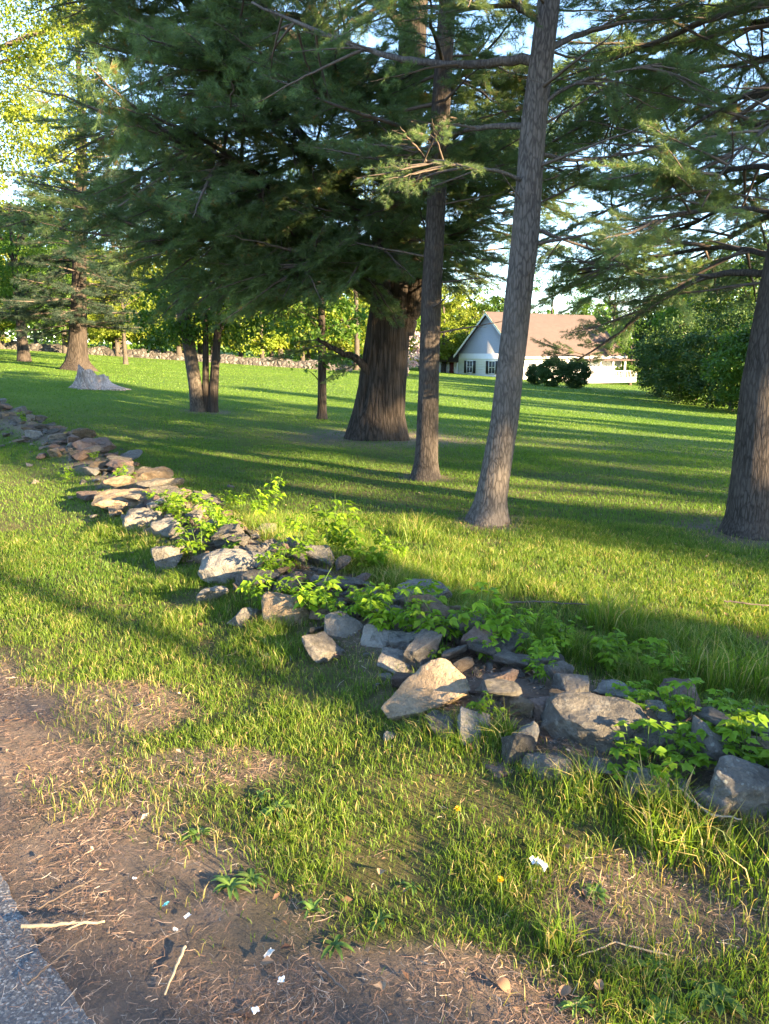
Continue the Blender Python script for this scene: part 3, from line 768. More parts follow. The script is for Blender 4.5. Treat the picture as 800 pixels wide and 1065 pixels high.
def limb(root, pts, r0, r1, mt='twig', name='branch', seed=0):
    P = np.array([np.array(p)-np.array(root.location) for p in pts]); n = len(P)
    tt = np.linspace(0, n-1, n*5); Q = np.stack([np.interp(tt, np.arange(n), P[:, k]) for k in range(3)], -1)
    for _ in range(2): Q[1:-1] = (Q[:-2]+2*Q[1:-1]+Q[2:])/4
    Q[1:-1] += np.random.default_rng(seed).normal(0, r0*.12, Q[1:-1].shape)
    g = Geo(); g.tube(Q, np.linspace(r0, r1, len(Q)), 10, True, .08, seed)
    return link(name, g.mesh(name, M[mt], True), root), P

def sprays(root, P, rg, protos, n, L, a=.3):
    """needle carrying side branches along a limb (local points P)"""
    m = len(P)
    for k in range(n):
        t = rg.uniform(a, 1.0)*(m-1); i = min(int(t), m-2); p = P[i]*(1-(t-i))+P[i+1]*(t-i); d = P[i+1]-P[i]
        az = math.atan2(d[1], d[0])+rg.choice([-1, 1])*rg.uniform(.3, 1.1)
        add_branch(root, p, az, rg.uniform(-.55, .30), L*rg.uniform(.6, 1.2), protos[rg.integers(len(protos))], rg.normal(0, .55))

def whorls(root, ax, zs, nper, Lf, protos, rg, azf=None, elev=(.05, .3)):
    for z in zs:
        a0 = rg.uniform(0, 2*PI)
        for k in range(nper):
            az = a0+k*2*PI/nper+rg.normal(0, .3)
            L = Lf(z, az)*rg.uniform(.75, 1.15)
            if L < .4: continue
            add_branch(root, ax(z+rg.uniform(-.15, .15)), az, rg.uniform(*elev), L, protos[rg.integers(len(protos))], rg.normal(0, .25))

# ------------------------------------------------------------------ the pines in front
def pines():
    rg = np.random.default_rng(3)
    # leaning pine
    g, _ = ground_at(507, 543)
    r = empty('pine_tree', (g.x, g.y, g.z), 'leaning grey-barked pine with sunlit grass at its foot, tilting right out of the frame top', 'tree', 'pines on the lawn')
    _, ax = trunk_from([(506, 543, 38), (510, 520, 31), (517, 480, 30), (524, 440, 29), (531, 380, 28), (539, 310, 28), (546, 250, 28), (555, 130, 26), (571, 0, 23), (590, -160, 19)], g.y, r, 'bark_pine', 28, .06, 3, .26, extra=[(.5, .1, 9.5, .09), (.3, .1, 12.5, .03)])
    Y = g.y
    A = lambda px, py, dy=0: (lambda q: np.array(Vector((0, 0, CAMZ))+q*((Y+dy)/q.y)))(ray(px, py))
    for pts, r0, r1, ns, nl in (
        ([A(556, 62), A(520, 64, .2), A(470, 68, .5), (A(420, 62, .9)), A(370, 48, 1.3), A(300, 20, 1.8), A(262, 2, 2)], .045, .012, 6, 1.2),
        ([A(552, 132), A(520, 130, .3), A(480, 136, .7), A(430, 160, 1.3), A(400, 175, 1.7)], .032, .008, 7, .9),
        ([A(565, 22), A(540, 8, -.1), A(500, -14, -.3), A(450, -40, -.6)], .035, .01, 5, 1.3),
        ([A(568, 52), A(600, 36, .2), A(650, 22, .5), A(700, 10, .8), A(760, -10, 1.2)], .03, .008, 6, 1.1),
        ([A(556, 118), A(580, 95, -.1), A(620, 78, -.2), A(680, 68, -.2)], .022, .006, 6, .9),
        ([A(550, 190), A(520, 178, -.2), A(480, 172, -.5), A(440, 168, -.9)], .02, .006, 8, .8),
        ([A(548, 235), A(575, 245, .3), A(610, 258, .7), A(650, 270, 1.1)], .018, .006, 5, .8),
        ([A(553, 158), A(600, 168, .3), A(650, 160, .6), A(720, 150, .9)], .02, .006, 7, .9)):
        _, P = limb(r, pts, r0, r1, 'bark_pine', seed=int(rg.integers(99))); sprays(r, P, rg, PT if rg.uniform() < .4 else PB, int(ns*1.6), nl)
    whorls(r, ax, np.arange(5.2, 12, .6), 4, lambda z, a: 2.6-(z-5)*.2, PB, rg)
    for z in np.arange(2.2, 5.2, .32): add_branch(r, ax(z), rg.uniform(0, 2*PI), rg.uniform(-.1, .5), rg.uniform(.5, 1.3), PD[rg.integers(3)])
    # thin pine
    g, _ = ground_at(443, 498)
    r = empty('pine_tree', (g.x, g.y, g.z), 'thin straight dark pine trunk between the massive trunk and the leaning pine', 'tree', 'pines on the lawn')
    _, ax = trunk_from([(442, 500, 27), (443, 480, 23), (446, 400, 21), (449, 300, 21), (452, 250, 20), (458, 120, 20), (466, 0, 18)], g.y, r, 'bark_right', 22, .06, 5, .28, extra=[(.1, 0, 9.5, .07), (.1, 0, 12, .02)])
    whorls(r, ax, np.arange(3.6, 5.2, .4), 3, lambda z, a: 1.9 if math.cos(a-PI*.95) > -.2 else 1.1, PB, rg, elev=(-.1, .2))
    whorls(r, ax, np.arange(5.3, 12, .5), 4, lambda z, a: 2.4-(z-5)*.2, PB, rg)
    for z in np.arange(1.8, 4.2, .3): add_branch(r, ax(z), rg.uniform(0, 2*PI), rg.uniform(-.1, .4), rg.uniform(.4, 1.0), PD[rg.integers(3)])
    # massive old pine
    g, _ = ground_at(393, 456); Y = g.y
    r = empty('pine_tree', (g.x, g.y, g.z), 'massive old tree with thick furrowed flaring trunk and wide dark needle boughs', 'tree', 'pines on the lawn')
    _, ax = trunk_from([(392, 456, 62), (394, 430, 53), (398, 400, 49), (403, 350, 45), (408, 310, 44), (415, 250, 38), (423, 150, 32), (432, 0, 26)], g.y, r, 'bark_old', 56, .08, 9, .08, extra=[(.2, 0, 11, .22), (.2, 0, 17, .05)])
    A = lambda px, py, dy=0: (lambda q: np.array(Vector((0, 0, CAMZ))+q*((Y+dy)/q.y)))(ray(px, py))
    for pts, r0, r1, ns, nl in (
        ([A(418, 345), A(436, 295, -.2), A(462, 255, -.4), A(490, 225, -.6), (A(530, 188, -.8)), A(560, 160, -1)], .24, .06, 12, 1.8),
        ([A(392, 400, -.2), A(372, 372, -.3), A(352, 366, -.4), A(330, 352, -.5)], .09, .03, 2, 1.0),
        ([A(400, 300, -.3), A(370, 270, -.9), A(320, 225, -1.9), A(250, 170, -2.9), A(190, 150, -3.6)], .14, .03, 22, 2.0),
        ([A(412, 260, -.3), A(360, 200, -1.2), A(290, 110, -2.2), A(220, 60, -3)], .12, .03, 18, 2.0),
        ([A(405, 310, -.3), A(370, 280, -1.6), A(310, 255, -2.6), A(240, 245, -3.2), A(175, 255, -3.4)], .10, .02, 20, 1.7),
        ([A(415, 240, -.4), A(400, 180, -1.6), A(370, 120, -2.8), A(340, 90, -3.6)], .10, .02, 14, 1.8),
        ([A(420, 200), A(440, 130, -.8), A(470, 90, -1.6), A(500, 60, -2)], .10, .02, 12, 1.7),
        ([A(420, 170, -.2), A(340, 70, -1.2), A(240, -20, -2.5), A(150, -60, -3.2)], .12, .03, 16, 2.2),
        ([A(404, 300, .2), A(340, 290, .5), A(270, 275, .8), A(200, 290, 1.0)], .09, .02, 14, 1.6),
        ([A(398, 285, -.4), A(430, 262, -2), A(450, 250, -3)], .08, .02, 10, 1.3),
        ([A(410, 250, -.4), A(400, 215, -1.4), A(392, 225, -2.6), A(388, 262, -3.4)], .08, .02, 16, 1.3),
        ([A(415, 200, -.4), A(430, 165, -1.6), A(440, 175, -2.8), A(446, 205, -3.6)], .08, .02, 16, 1.4),
        ([A(408, 280, -.3), A(360, 250, -1.8), A(330, 262, -3.0), A(318, 285, -3.6)], .08, .02, 14, 1.3),
        ([A(420, 140, -.4), A(400, 90, -1.6), A(385, 90, -2.8), A(375, 120, -3.8)], .08, .02, 16, 1.5),
        ([A(404, 320, .3), A(330, 240, 1.0), A(230, 150, 2.0), A(150, 130, 2.8), A(120, 135, 3.2)], .12, .02, 16, 1.8),
        ([A(404, 320, .3), A(320, 260, .6), A(200, 215, 1.0), A(120, 205, 1.4), A(90, 225, 1.6)], .10, .02, 16, 1.7),
        ([A(425, 120, 0), A(330, 20, -.6), A(230, 10, -1.2), A(150, 30, -1.6)], .10, .02, 14, 1.8),
        ([A(430, 40, 0), A(360, -50, -.6), A(260, -90, -1.2)], .10, .02, 10, 2.0),
        ([A(418, 230, .2), A(470, 160, .9), A(540, 110, 1.6), A(600, 90, 2.2)], .09, .02, 12, 1.7)):
        _, P = limb(r, pts, r0, r1, 'bark_old', seed=int(rg.integers(99))); sprays(r, P, rg, PB, int(ns*2.6), nl*1.05, .2)
    # pine at the right edge
    g, _ = ground_at(782, 555); Y = g.y
    r = empty('pine_tree', (g.x, g.y, g.z), 'thick brown pine trunk cut by the right edge of the picture', 'tree', 'pines on the lawn')
    _, ax = trunk_from([(782, 557, 56), (784, 540, 50), (787, 480, 44), (794, 400, 42), (808, 320, 40), (838, 160, 38), (868, 0, 34)], g.y, r, 'bark_right', 30, .05, 13, .16, extra=[(.3, 0, 9.5, .1), (.1, 0, 13, .03)])
    A = lambda px, py, dy=0: (lambda q: np.array(Vector((0, 0, CAMZ))+q*((Y+dy)/q.y)))(ray(px, py))
    for pts, r0, r1, ns, nl in (
        ([A(812, 286), A(770, 282, .3), A(725, 290, .6), A(680, 315, .9), A(640, 350, 1.2), A(600, 375, 1.5)], .035, .008, 9, .75),
        ([A(842, 70, .1), A(790, 92, .3), A(740, 118, .5), A(700, 145, .6), A(672, 185, .7), A(650, 215, .7)], .022, .006, 2, .7),
        ([A(850, 120, .2), A(780, 130, .8), A(700, 150, 1.6), A(620, 185, 2.4)], .03, .008, 10, 1.2),
        ([A(840, 180, .2), A(780, 172, .9), A(710, 190, 1.8), A(640, 215, 2.6)], .03, .008, 10, 1.1),
        ([A(825, 225, .2), A(770, 215, -.4), A(710, 222, -.8), A(650, 240, -1)], .022, .006, 8, .9),
        ([A(815, 268, .2), A(750, 255, 1.2), A(680, 268, 2.2), A(600, 285, 3.2)], .03, .008, 11, 1.2),
        ([A(860, 30, .2), A(790, 20, 1), A(720, 40, 2), A(640, 70, 2.8)], .03, .008, 11, 1.3),
        ([A(860, 0, .2), A(800, -20, .3), A(730, -10, .2), A(680, 0, 0)], .03, .008, 8, 1.2),
        ([A(850, 90, .3), A(780, 100, 1.6), A(700, 105, 3.2), A(600, 120, 5)], .035, .008, 13, 1.5),
        ([A(842, 150, .3), A(790, 190, 1.8), A(720, 235, 3.4), A(640, 255, 5)], .035, .008, 14, 1.4),
        ([A(848, 110, -.2), A(800, 130, -.6), A(760, 165, -1.0), A(730, 215, -1.3)], .02, .006, 8, .8),
        ([A(830, 210, .4), A(780, 235, 2.2), A(730, 265, 4), A(660, 290, 6)], .035, .008, 13, 1.4),
        ([A(858, 40, .3), A(800, 60, 2), A(720, 75, 4), A(630, 50, 6)], .035, .008, 14, 1.6),
        ([A(862, 10, .3), A(800, 5, 2.2), A(720, 15, 4), A(620, 10, 6)], .035, .008, 13, 1.6)):
        _, P = limb(r, pts, r0, r1, 'bark_right', seed=int(rg.integers(99))); sprays(r, P, rg, PB if rg.uniform() < .8 else PT, int(ns*1.35), nl*1.05, .15)
    whorls(r, ax, np.arange(4.5, 12.5, .6), 5, lambda z, a: 3.0-(z-4)*.22, PB, rg)
    for z in np.arange(2.2, 4.5, .3): add_branch(r, ax(z), rg.uniform(PI*.5, PI*1.4), rg.uniform(-.2, .4), rg.uniform(.6, 1.5), PD[rg.integers(3)])
pines()

# ------------------------------------------------------------------ broadleaved trees
def crown_mesh(seed, mt, h0, h1, spread, nclump, nper, leaf, shape=1.0, gap=.5, base_n=0):
    rg = np.random.default_rng(seed)
    C = []
    zc, hz = (h0+h1)/2, (h1-h0)/2
    while len(C) < nclump:
        p = rg.normal(0, 1, 3); p = p/np.linalg.norm(p)*rg.uniform(.25, 1)**.45
        q = np.array([p[0]*spread, p[1]*spread, zc+p[2]*hz])
        wsc = 1-.35*shape*max(0, p[2]); q[:2] *= wsc
        if vnoise(q[None, :]/spread*1.8+seed, seed)[0] < -gap: continue
        C.append(q)
    C = np.array(C)*np.array([1, 1, 1])
    rc = np.minimum(spread*rg.uniform(.13, .27, nclump), rg.uniform(.5, 1.2, nclump))
    n = nclump*nper; i = np.repeat(np.arange(nclump), nper)
    d = rg.normal(0, 1, (n, 3)); d = unit(d)*(rg.uniform(0, 1, n)**.5)[:, None]
    P = C[i]+d*rc[i][:, None]*np.array([1.15, 1.15, .62])
    f = unit(d*.7+rg.normal(0, .7, (n, 3))+np.array([0, 0, -.25])); nr = unit(rg.normal(0, .6, (n, 3))+np.array([0, 0, 1.0])+d*.4)
    L = leaf*rg.uniform(.65, 1.3, n)
    t = np.clip(rg.normal(.5, .14, n)+rg.normal(0, .16, nclump)[i], 0, 1)
    V, T, K = leaf_arrays(P, f, nr, L, L*rg.uniform(.55, .8, n), t)
    return mesh_np('crown', V, [T], M[mt], K), C

def broad_tree(name, label, cat, loc, h, spread, tr, mt, leaf, nclump, nper, seed, h0=.3, bark='bark_smooth', group=None, shape=1.0, nlimb=9, gap=.5, flare=.3, lean=(0, 0)):
    rg = np.random.default_rng(seed+5)
    r = empty(name, loc, label, cat, group)
    cm, C = crown_mesh(seed, mt, h*h0, h, spread, nclump, nper, leaf, shape, gap)
    link('crown', cm, r)
    if tr:
        zz = np.linspace(-.2, h*.85, 26); R = tr*(1-.9*np.clip(zz/h/.85, 0, 1))*(1+flare*np.exp(-np.clip(zz, 0, 9)/(tr*1.6)))+.01
        P = np.stack([lean[0]*zz+np.cumsum(rg.normal(0, .012*h/12, 26)), lean[1]*zz+np.cumsum(rg.normal(0, .012*h/12, 26)), zz], -1)
        g = Geo(); g.tube(P, R, 14, True, .10, seed); link('trunk', g.mesh('trunk', M[bark], True), r)
        idx = rg.permutation(len(C))[:nlimb]
        for k in idx:
            e = C[k]; z0 = max(h*h0*.7, min(e[2]*.7, h*.75)); b = np.array([np.interp(z0, zz, P[:, 0]), np.interp(z0, zz, P[:, 1]), z0])
            m = (b+e)/2+np.array([0, 0, .08*h*rg.uniform(0, 1)]); q = np.linspace(0, 1, 9)[:, None]
            Q = b*(1-q)**2+2*m*q*(1-q)+e*q**2
            g = Geo(); g.tube(Q, np.linspace(tr*.34, tr*.05+.006, 9), 7, True, .06, int(k)); link('branch', g.mesh('branch', M[bark], True), r)
    return r

def copy_tree(o, parent=None):
    c = o.copy(); COL.objects.link(c)
    if parent: c.parent = parent
    for ch in o.children: copy_tree(ch, c)
    return c

def G(px, py):
    return ground_at(px, py)[0]

def mid_trees():
    # left group
    p = G(80, 385)
    r = empty('pine_tree', p, 'evergreen with shade put into its dark needles, stout flared trunk, behind the pale stump', 'tree', 'trees at the left of the lawn')
    _, ax = trunk_from([(80, 386, 26), (80, 375, 19), (81, 350, 17), (82, 300, 15), (84, 200, 12), (85, 110, 8)], p.y, r, 'bark_old', 26, .07, 31, .5, extra=[(0, 0, 15, .04)])
    rg0 = np.random.default_rng(14)
    whorls(r, ax, np.arange(2.0, 5.5, .6), 7, lambda z, a: 3.4, PB_SHADED, rg0, elev=(-.25, .1)); whorls(r, ax, np.arange(5.5, 14.5, .62), 6, lambda z, a: 4.3-(z-5)*.33, PB_SHADED, rg0, elev=(-.15, .3))
    broad_tree('broadleaf_tree', 'small tree with short dark trunk left of the stout flared trunk', 'tree', G(25, 376), 9.5, 3.8, .30, 'leaf_green', .14, 150, 130, 22, .14, 'bark_old', 'trees at the left of the lawn', .4, 10)
    broad_tree('broadleaf_tree', 'pale leaning trunk with yellow leaves at the left frame edge near the far wall', 'tree', (-27.5, 52, H(-27.5, 52)), 13, 5, .34, 'leaf_yellow', .2, 90, 130, 23, .25, 'bark_smooth', 'trees at the left of the lawn', .4, 10, .5, .3, (.05, 0))
    broad_tree('maple_tree', 'tall maple with bright yellow-green crown filling the top left corner', 'tree', (-13.6, 24.5, H(-13.6, 24.5)), 17, 6.0, .4, 'leaf_yellow', .105, 380, 200, 24, .30, 'bark_smooth', 'trees at the left of the lawn', .2, 16, .35)
    broad_tree('broadleaf_tree', 'young yellow-green tree with low round crown beyond the shade-toned evergreen', 'tree', (-16.5, 50, H(-16.5, 50)), 8, 3.6, .14, 'leaf_yellow', .15, 110, 110, 26, .16, 'bark_smooth', 'trees at the left of the lawn', .4, 8, .5)
    broad_tree('broadleaf_tree', 'low leafy green tree between the two dark trunks at far left', 'tree', (-21.5, 47, H(-21.5, 47)), 8.5, 4.2, .16, 'leaf_green', .15, 130, 110, 27, .14, 'bark_smooth', 'trees at the left of the lawn', .4, 8, .5)
    # triple stemmed tree
    g = G(212, 428); Y = g.y
    r = empty('broadleaf_tree', g, 'tree of three slim stems rising from one base, leafy low branches', 'tree')
    for pix, nm in (([(207, 430, 17), (203, 400, 14), (195, 350, 13), (184, 300, 11), (172, 220, 9)], 1), ([(214, 426, 9), (214, 390, 7), (214, 350, 6), (212, 290, 5)], 2), ([(221, 426, 11), (223, 390, 9), (226, 350, 8), (232, 290, 7), (238, 220, 6)], 3)):
        trunk_from(pix, Y, r, 'bark_smooth' if nm == 1 else 'bark_old', 16, .05, nm, .15)
    V = []
    rg = np.random.default_rng(8); A = lambda px, py, dy: np.array(Vector((0, 0, CAMZ))+ray(px, py)*((Y+dy)/ray(px, py).y))-np.array(g)
    n = 4200; cl = [(190, 300), (175, 318), (205, 320), (235, 300), (250, 318), (262, 296), (180, 345), (225, 325), (160, 300), (240, 275), (200, 280), (280, 310), (150, 330), (270, 335), (175, 290), (215, 300), (185, 338), (200, 345), (232, 340), (165, 352), (250, 350), (215, 330)]
    P = np.concatenate([A(px, py, rg.normal(0, .5))+rg.normal(0, .16, (n//len(cl), 3))*np.array([1.3, 1.3, .8]) for px, py in cl for _ in (0,)])
    m = len(P); V, T, K = leaf_arrays(P, unit(rg.normal(0, .7, (m, 3))+[0, 0, -.4]), unit(rg.normal(0, .6, (m, 3))+[0, 0, 1]), rg.uniform(.08, .15, m), rg.uniform(.06, .11, m), np.clip(rg.normal(.5, .2, m), 0, 1))
    link('crown', mesh_np('crown', V, [T], M['leaf_green'], K), r)
    for px, py in cl[:10]:
        b = A(200 if px < 212 else 228, py+30, 0); e = A(px, py, 0); q = np.linspace(0, 1, 7)[:, None]; mm = (b+e)/2+[0, 0, .15]
        gg = Geo(); gg.tube(b*(1-q)**2+2*mm*q*(1-q)+e*q*q, np.linspace(.02, .005, 7), 5); link('branch', gg.mesh('branch', M['bark_smooth'], True), r)
    # sapling
    g = G(335, 436); Y = g.y
    r = empty('sapling_tree', g, 'slim young tree with a single thin stem left of the massive trunk', 'tree')
    trunk_from([(335, 437, 10), (335, 400, 9), (335, 350, 8), (334, 290, 6), (332, 220, 4)], Y, r, 'bark_old', 14, .05, 4, .3)
    cl = [(318, 330), (345, 340), (330, 312), (355, 318), (300, 340), (360, 345), (342, 300), (312, 300), (348, 372), (325, 352), (375, 330), (290, 318), (318, 384), (352, 386)]
    P = np.concatenate([A(px, py, rg.normal(0, .4))*0+(np.array(Vector((0, 0, CAMZ))+ray(px, py)*((Y+rg.normal(0, .5))/ray(px, py).y))-np.array(g))+rg.normal(0, .14, (150 if py < 380 else 14, 3))*np.array([1.4, 1.4, .7]) for px, py in cl])
    m = len(P); V, T, K = leaf_arrays(P, unit(rg.normal(0, .7, (m, 3))+[0, 0, -.4]), unit(rg.normal(0, .6, (m, 3))+[0, 0, 1]), rg.uniform(.08, .15, m), rg.uniform(.06, .11, m), np.clip(rg.normal(.45, .2, m), 0, 1))
    link('crown', mesh_np('crown', V, [T], M['leaf_green'], K), r)
    for px, py in cl:
        e = (np.array(Vector((0, 0, CAMZ))+ray(px, py)*(Y/ray(px, py).y))-np.array(g)); b = np.array([0, 0, max(.6, e[2]-.35)]); q = np.linspace(0, 1, 7)[:, None]; mm = (b+e)/2+[0, 0, .1]
        gg = Geo(); gg.tube(b*(1-q)**2+2*mm*q*(1-q)+e*q*q, np.linspace(.016, .004, 7), 5); link('branch', gg.mesh('branch', M['bark_old'], True), r)
mid_trees()

# ------------------------------------------------------------------ trees and shrubs far behind
def backdrop():
    rg = np.random.default_rng(31)
    pr = []
    for k, (mt, h, sp, hb) in enumerate((('leaf_yellow', 13, 5.0, .12), ('leaf_green', 14, 5.0, .15), ('leaf_dark', 12, 4.6, .08), ('leaf_green', 11, 5.2, .05), ('leaf_yellow', 12, 4.4, .1))):
        pr.append(broad_tree('broadleaf_tree', 'x', 'tree', (0, 0, -50), h, sp, .3, mt, .34, 85, 95, 400+k, hb, 'bark_smooth', None, .6, 6, .55))
    used = [False]*5
    kinds = ['yellow-green spring tree', 'mid green rounded tree', 'dark dense tree', 'broad low green tree', 'slim golden tree']
    spots = []
    for a in np.arange(-37, 38, 2.6):
        spots.append((a+rg.uniform(-.8, .8), rg.uniform(108, 135) if a > 2 else rg.uniform(84, 110), None))
    for a in np.arange(-36, -2, 3.4): spots.append((a+rg.uniform(-1, 1), rg.uniform(74, 82), 'y'))
    spots += [(1.5, 118, 'y'), (4.5, 122, 'y'), (7.5, 128, 'y'), (3, 110, 'y'), (21.5, 66, 'y'), (24, 62, 'y'), (27, 70, 'g'), (30, 60, 'y'), (33, 64, 'g')]
    for (a, d, c) in spots:
        k = int(rg.integers(5)) if c is None else (0 if rg.uniform() < .6 else 4) if c == 'y' else 1
        if c is None and a > 9: k = int(rg.choice([1, 2, 3]))
        o = pr[k] if not used[k] else copy_tree(pr[k]); used[k] = True
        x, y = d*math.sin(math.radians(a)), d*math.cos(math.radians(a))
        s = rg.uniform(.75, 1.1)*(.82 if c == 'y' else 1)*(.8 if a > 8 else 1)
        o.location = (x, y, H(x, y)-.2); o.scale = (s*rg.uniform(.9, 1.15), s*rg.uniform(.9, 1.15), s); o.rotation_euler.z = rg.uniform(0, 2*PI)
        w = 'beyond the far stone wall at left' if a < -13 else 'behind the three-stemmed tree' if a < -7 else 'behind the slim young tree' if a < -2 else 'behind the house' if a < 17 else 'behind the dark shrubs at right'
        row = 'in the front row ' if c else 'in the rear row '
        o['label'] = f'{kinds[k]} {row}{w}'; o['group'] = 'trees along the horizon'
    for k in range(5):
        if not used[k]:
            for ch in list(pr[k].children): bpy.data.objects.remove(ch)
            bpy.data.objects.remove(pr[k])
    # taller trees between the old pine and the far wall
    for (px, d, h, sp, mt, sd, lab) in ((120, 80, 21, 7, 'leaf_green', 461, 'big green tree rising behind the shade-toned evergreen and the pale stump'), (205, 84, 22, 7.5, 'leaf_yellow', 462, 'tall yellow-green tree rising above the three-stemmed tree'),
                                    (290, 79, 21, 7, 'leaf_green', 463, 'tall green tree seen between the three-stemmed tree and the slim young tree'), (370, 82, 22, 7, 'leaf_yellow', 464, 'golden tree whose crown shows left of the massive trunk'),
                                    (478, 125, 16, 6, 'leaf_yellow', 465, 'golden tree showing behind the house wing'), (575, 124, 20, 7.5, 'leaf_green', 470, 'tall green tree rising behind the middle of the house roof'), (640, 116, 19, 7, 'leaf_green', 466, 'green tree above the right end of the house roof'),
                                    (718, 62, 10, 4.2, 'leaf_dark', 467, 'dark tree above the left end of the shrub row'), (752, 56, 10.5, 4.2, 'leaf_green', 468, 'green tree with sunlit top above the middle of the shrub row'), (790, 50, 11, 4.5, 'leaf_dark', 469, 'dark tree partly behind the right-hand trunk')):
        q = ray(px, 300); x, y = q.x/q.y*d, d
        broad_tree('broadleaf_tree', lab, 'tree', (x, y, H(x, y)-.1), h, sp, .3, mt, .24, 130, 100, sd, .10, 'bark_smooth', 'trees along the horizon', .5, 8, .5)
    # dark shrubs at the right end of the lawn
    sh = [broad_tree('shrub', 'x', 'shrub', (0, 0, 0), h, sp, .10, mt, .15, 190, 60, 430+k, .02, 'twig', 'shrubs edging the lawn', .4, 5, .8) for k, (h, sp, mt) in enumerate(((5.2, 2.4, 'leaf_dark'), (4.2, 2.2, 'leaf_green'), (3.0, 1.5, 'leaf_dark')))]
    S = [(0, 706, 420, 1.0, 'tall dark shrub at the left end of the shrub row right of the house'), (1, 734, 422, 1.05, 'lighter green shrub in the middle of the shrub row'),
         (0, 760, 427, 1.05, 'dark shrub in the shrub row just left of the right-hand trunk'), (1, 790, 432, 1.1, 'green shrub half hidden by the right-hand trunk'), (0, 686, 413, .8, 'dark shrub beside the porch end of the house'),
         (0, 830, 436, 1.1, 'dark shrub beyond the right frame edge'), (1, 722, 416, 1.2, 'tall leafy shrub at the back of the shrub row'), (0, 770, 422, 1.3, 'tallest dark shrub behind the row'),
         (2, 575, 402, .85, 'dark evergreen shrub in front of the house roof eave'), (2, 600, 404, .8, 'smaller dark shrub right of the evergreen before the house'), (2, 556, 400, .6, 'dark shrub peeping right of the leaning trunk before the house')]
    us = [False]*3
    for (k, px, py, s, lab) in S:
        o = sh[k] if not us[k] else copy_tree(sh[k]); us[k] = True
        p = G(px, py); o.location = p; o.scale = (s, s, s); o.rotation_euler.z = rg.uniform(0, 6); o['label'] = lab
    broad_tree('blossom_shrub', 'shrub covered in pale pink blossom behind the massive trunk', 'shrub', G(424, 391), 4.4, 2.3, .08, 'blossom', .2, 60, 90, 450, .05, 'twig', None, .3, 5)
    # the wood closing the horizon, one far mass
    n = 90000; a = np.radians(rg.uniform(-60, 60, n)); d = rg.uniform(142, 160, n); x, y = d*np.sin(a), d*np.cos(a)
    top = 11.5+3.5*n2(a*60, a*0, .55, 3, 81)+2.2*n2(a*60, a*0+5, 2.1, 2, 82)
    z = height(x, y)+rg.uniform(0, 1, n)**.8*top
    f = unit(rg.normal(0, 1, (n, 3))); L = rg.uniform(.5, 1.1, n)
    t = np.clip(.5+.5*n2(a*60, z*.3, .9, 3, 83)+rg.normal(0, .12, n), 0, 1)
    V, T, K = leaf_arrays(np.stack([x, y, z], -1), f, unit(rg.normal(0, 1, (n, 3))), L, L*.7, t)
    tag(link('woods', mesh_np('woods', V, [T], M['leaf_green'], K)), 'green wood closing off the horizon far behind the house and the far wall', 'woods', None, 'stuff')
    # the far dry stone wall, one heap of field stones
    P0 = np.array([-52.0, 73.0]); P1 = np.array([-3.0, 74.0]); n = 520; t = np.linspace(0, 1, n)
    prof = np.array([(-.7, -.3), (-.62, .25), (-.55, .55), (-.42, .85), (-.15, 1.0), (.15, 1.0), (.45, .85), (.6, .3), (.7, -.3)])
    q = P0+(P1-P0)*t[:, None]; z = height(q[:, 0], q[:, 1])
    V = np.stack([q[:, 0, None]+0*prof[:, 0], q[:, 1, None]+prof[:, 0], z[:, None]+prof[:, 1]*(.68+.3*n2(q[:, 0], q[:, 1], .6, 3, 5))[:, None]], -1)
    V = V+(fbm(V*2.6, 3, 12)*.30)[..., None]*np.array([.3, .8, .8])
    k = len(prof); i = np.arange(n-1)[:, None]*k; j = np.arange(k-1)[None, :]
    Q = np.stack([i+j, i+k+j, i+k+j+1, i+j+1], -1).reshape(-1, 4)
    m, nt, out = mat('far_wall_stone')
    tc = nt.nodes.new('ShaderNodeTexCoord'); vo = N(nt, 'ShaderNodeTexVoronoi'); vo.inputs['Scale'].default_value = 2.6; nt.links.new(tc.outputs['Object'], vo.inputs['Vector'])
    sp = nt.nodes.new('ShaderNodeSeparateColor'); nt.links.new(vo.outputs['Color'], sp.inputs[0])
    c = ramp(nt, sp.outputs[0], [(0, (.035, .03, .028)), (.5, (.075, .068, .064)), (1, (.13, .118, .113))])
    ed = N(nt, 'ShaderNodeTexVoronoi', feature='DISTANCE_TO_EDGE'); ed.inputs['Scale'].default_value = 2.6; nt.links.new(tc.outputs['Object'], ed.inputs['Vector'])
    c = mixc(nt, ramp(nt, ed.outputs[0], [(.02, (1, 1, 1)), (.10, (0, 0, 0))]), c, (.03, .028, .025))
    p = N(nt, 'ShaderNodeBsdfPrincipled'); nt.links.new(c, p.inputs['Base Color']); p.inputs['Roughness'].default_value = .9
    nt.links.new(bump(nt, ed.outputs[0], .25), p.inputs['Normal']); nt.links.new(p.outputs[0], out.inputs[0])
    tag(link('stone_wall', mesh_np('stone_wall', V.reshape(-1, 3), [Q], m)), 'long low wall of pale field stones across the far end of the lawn', 'wall')
backdrop()

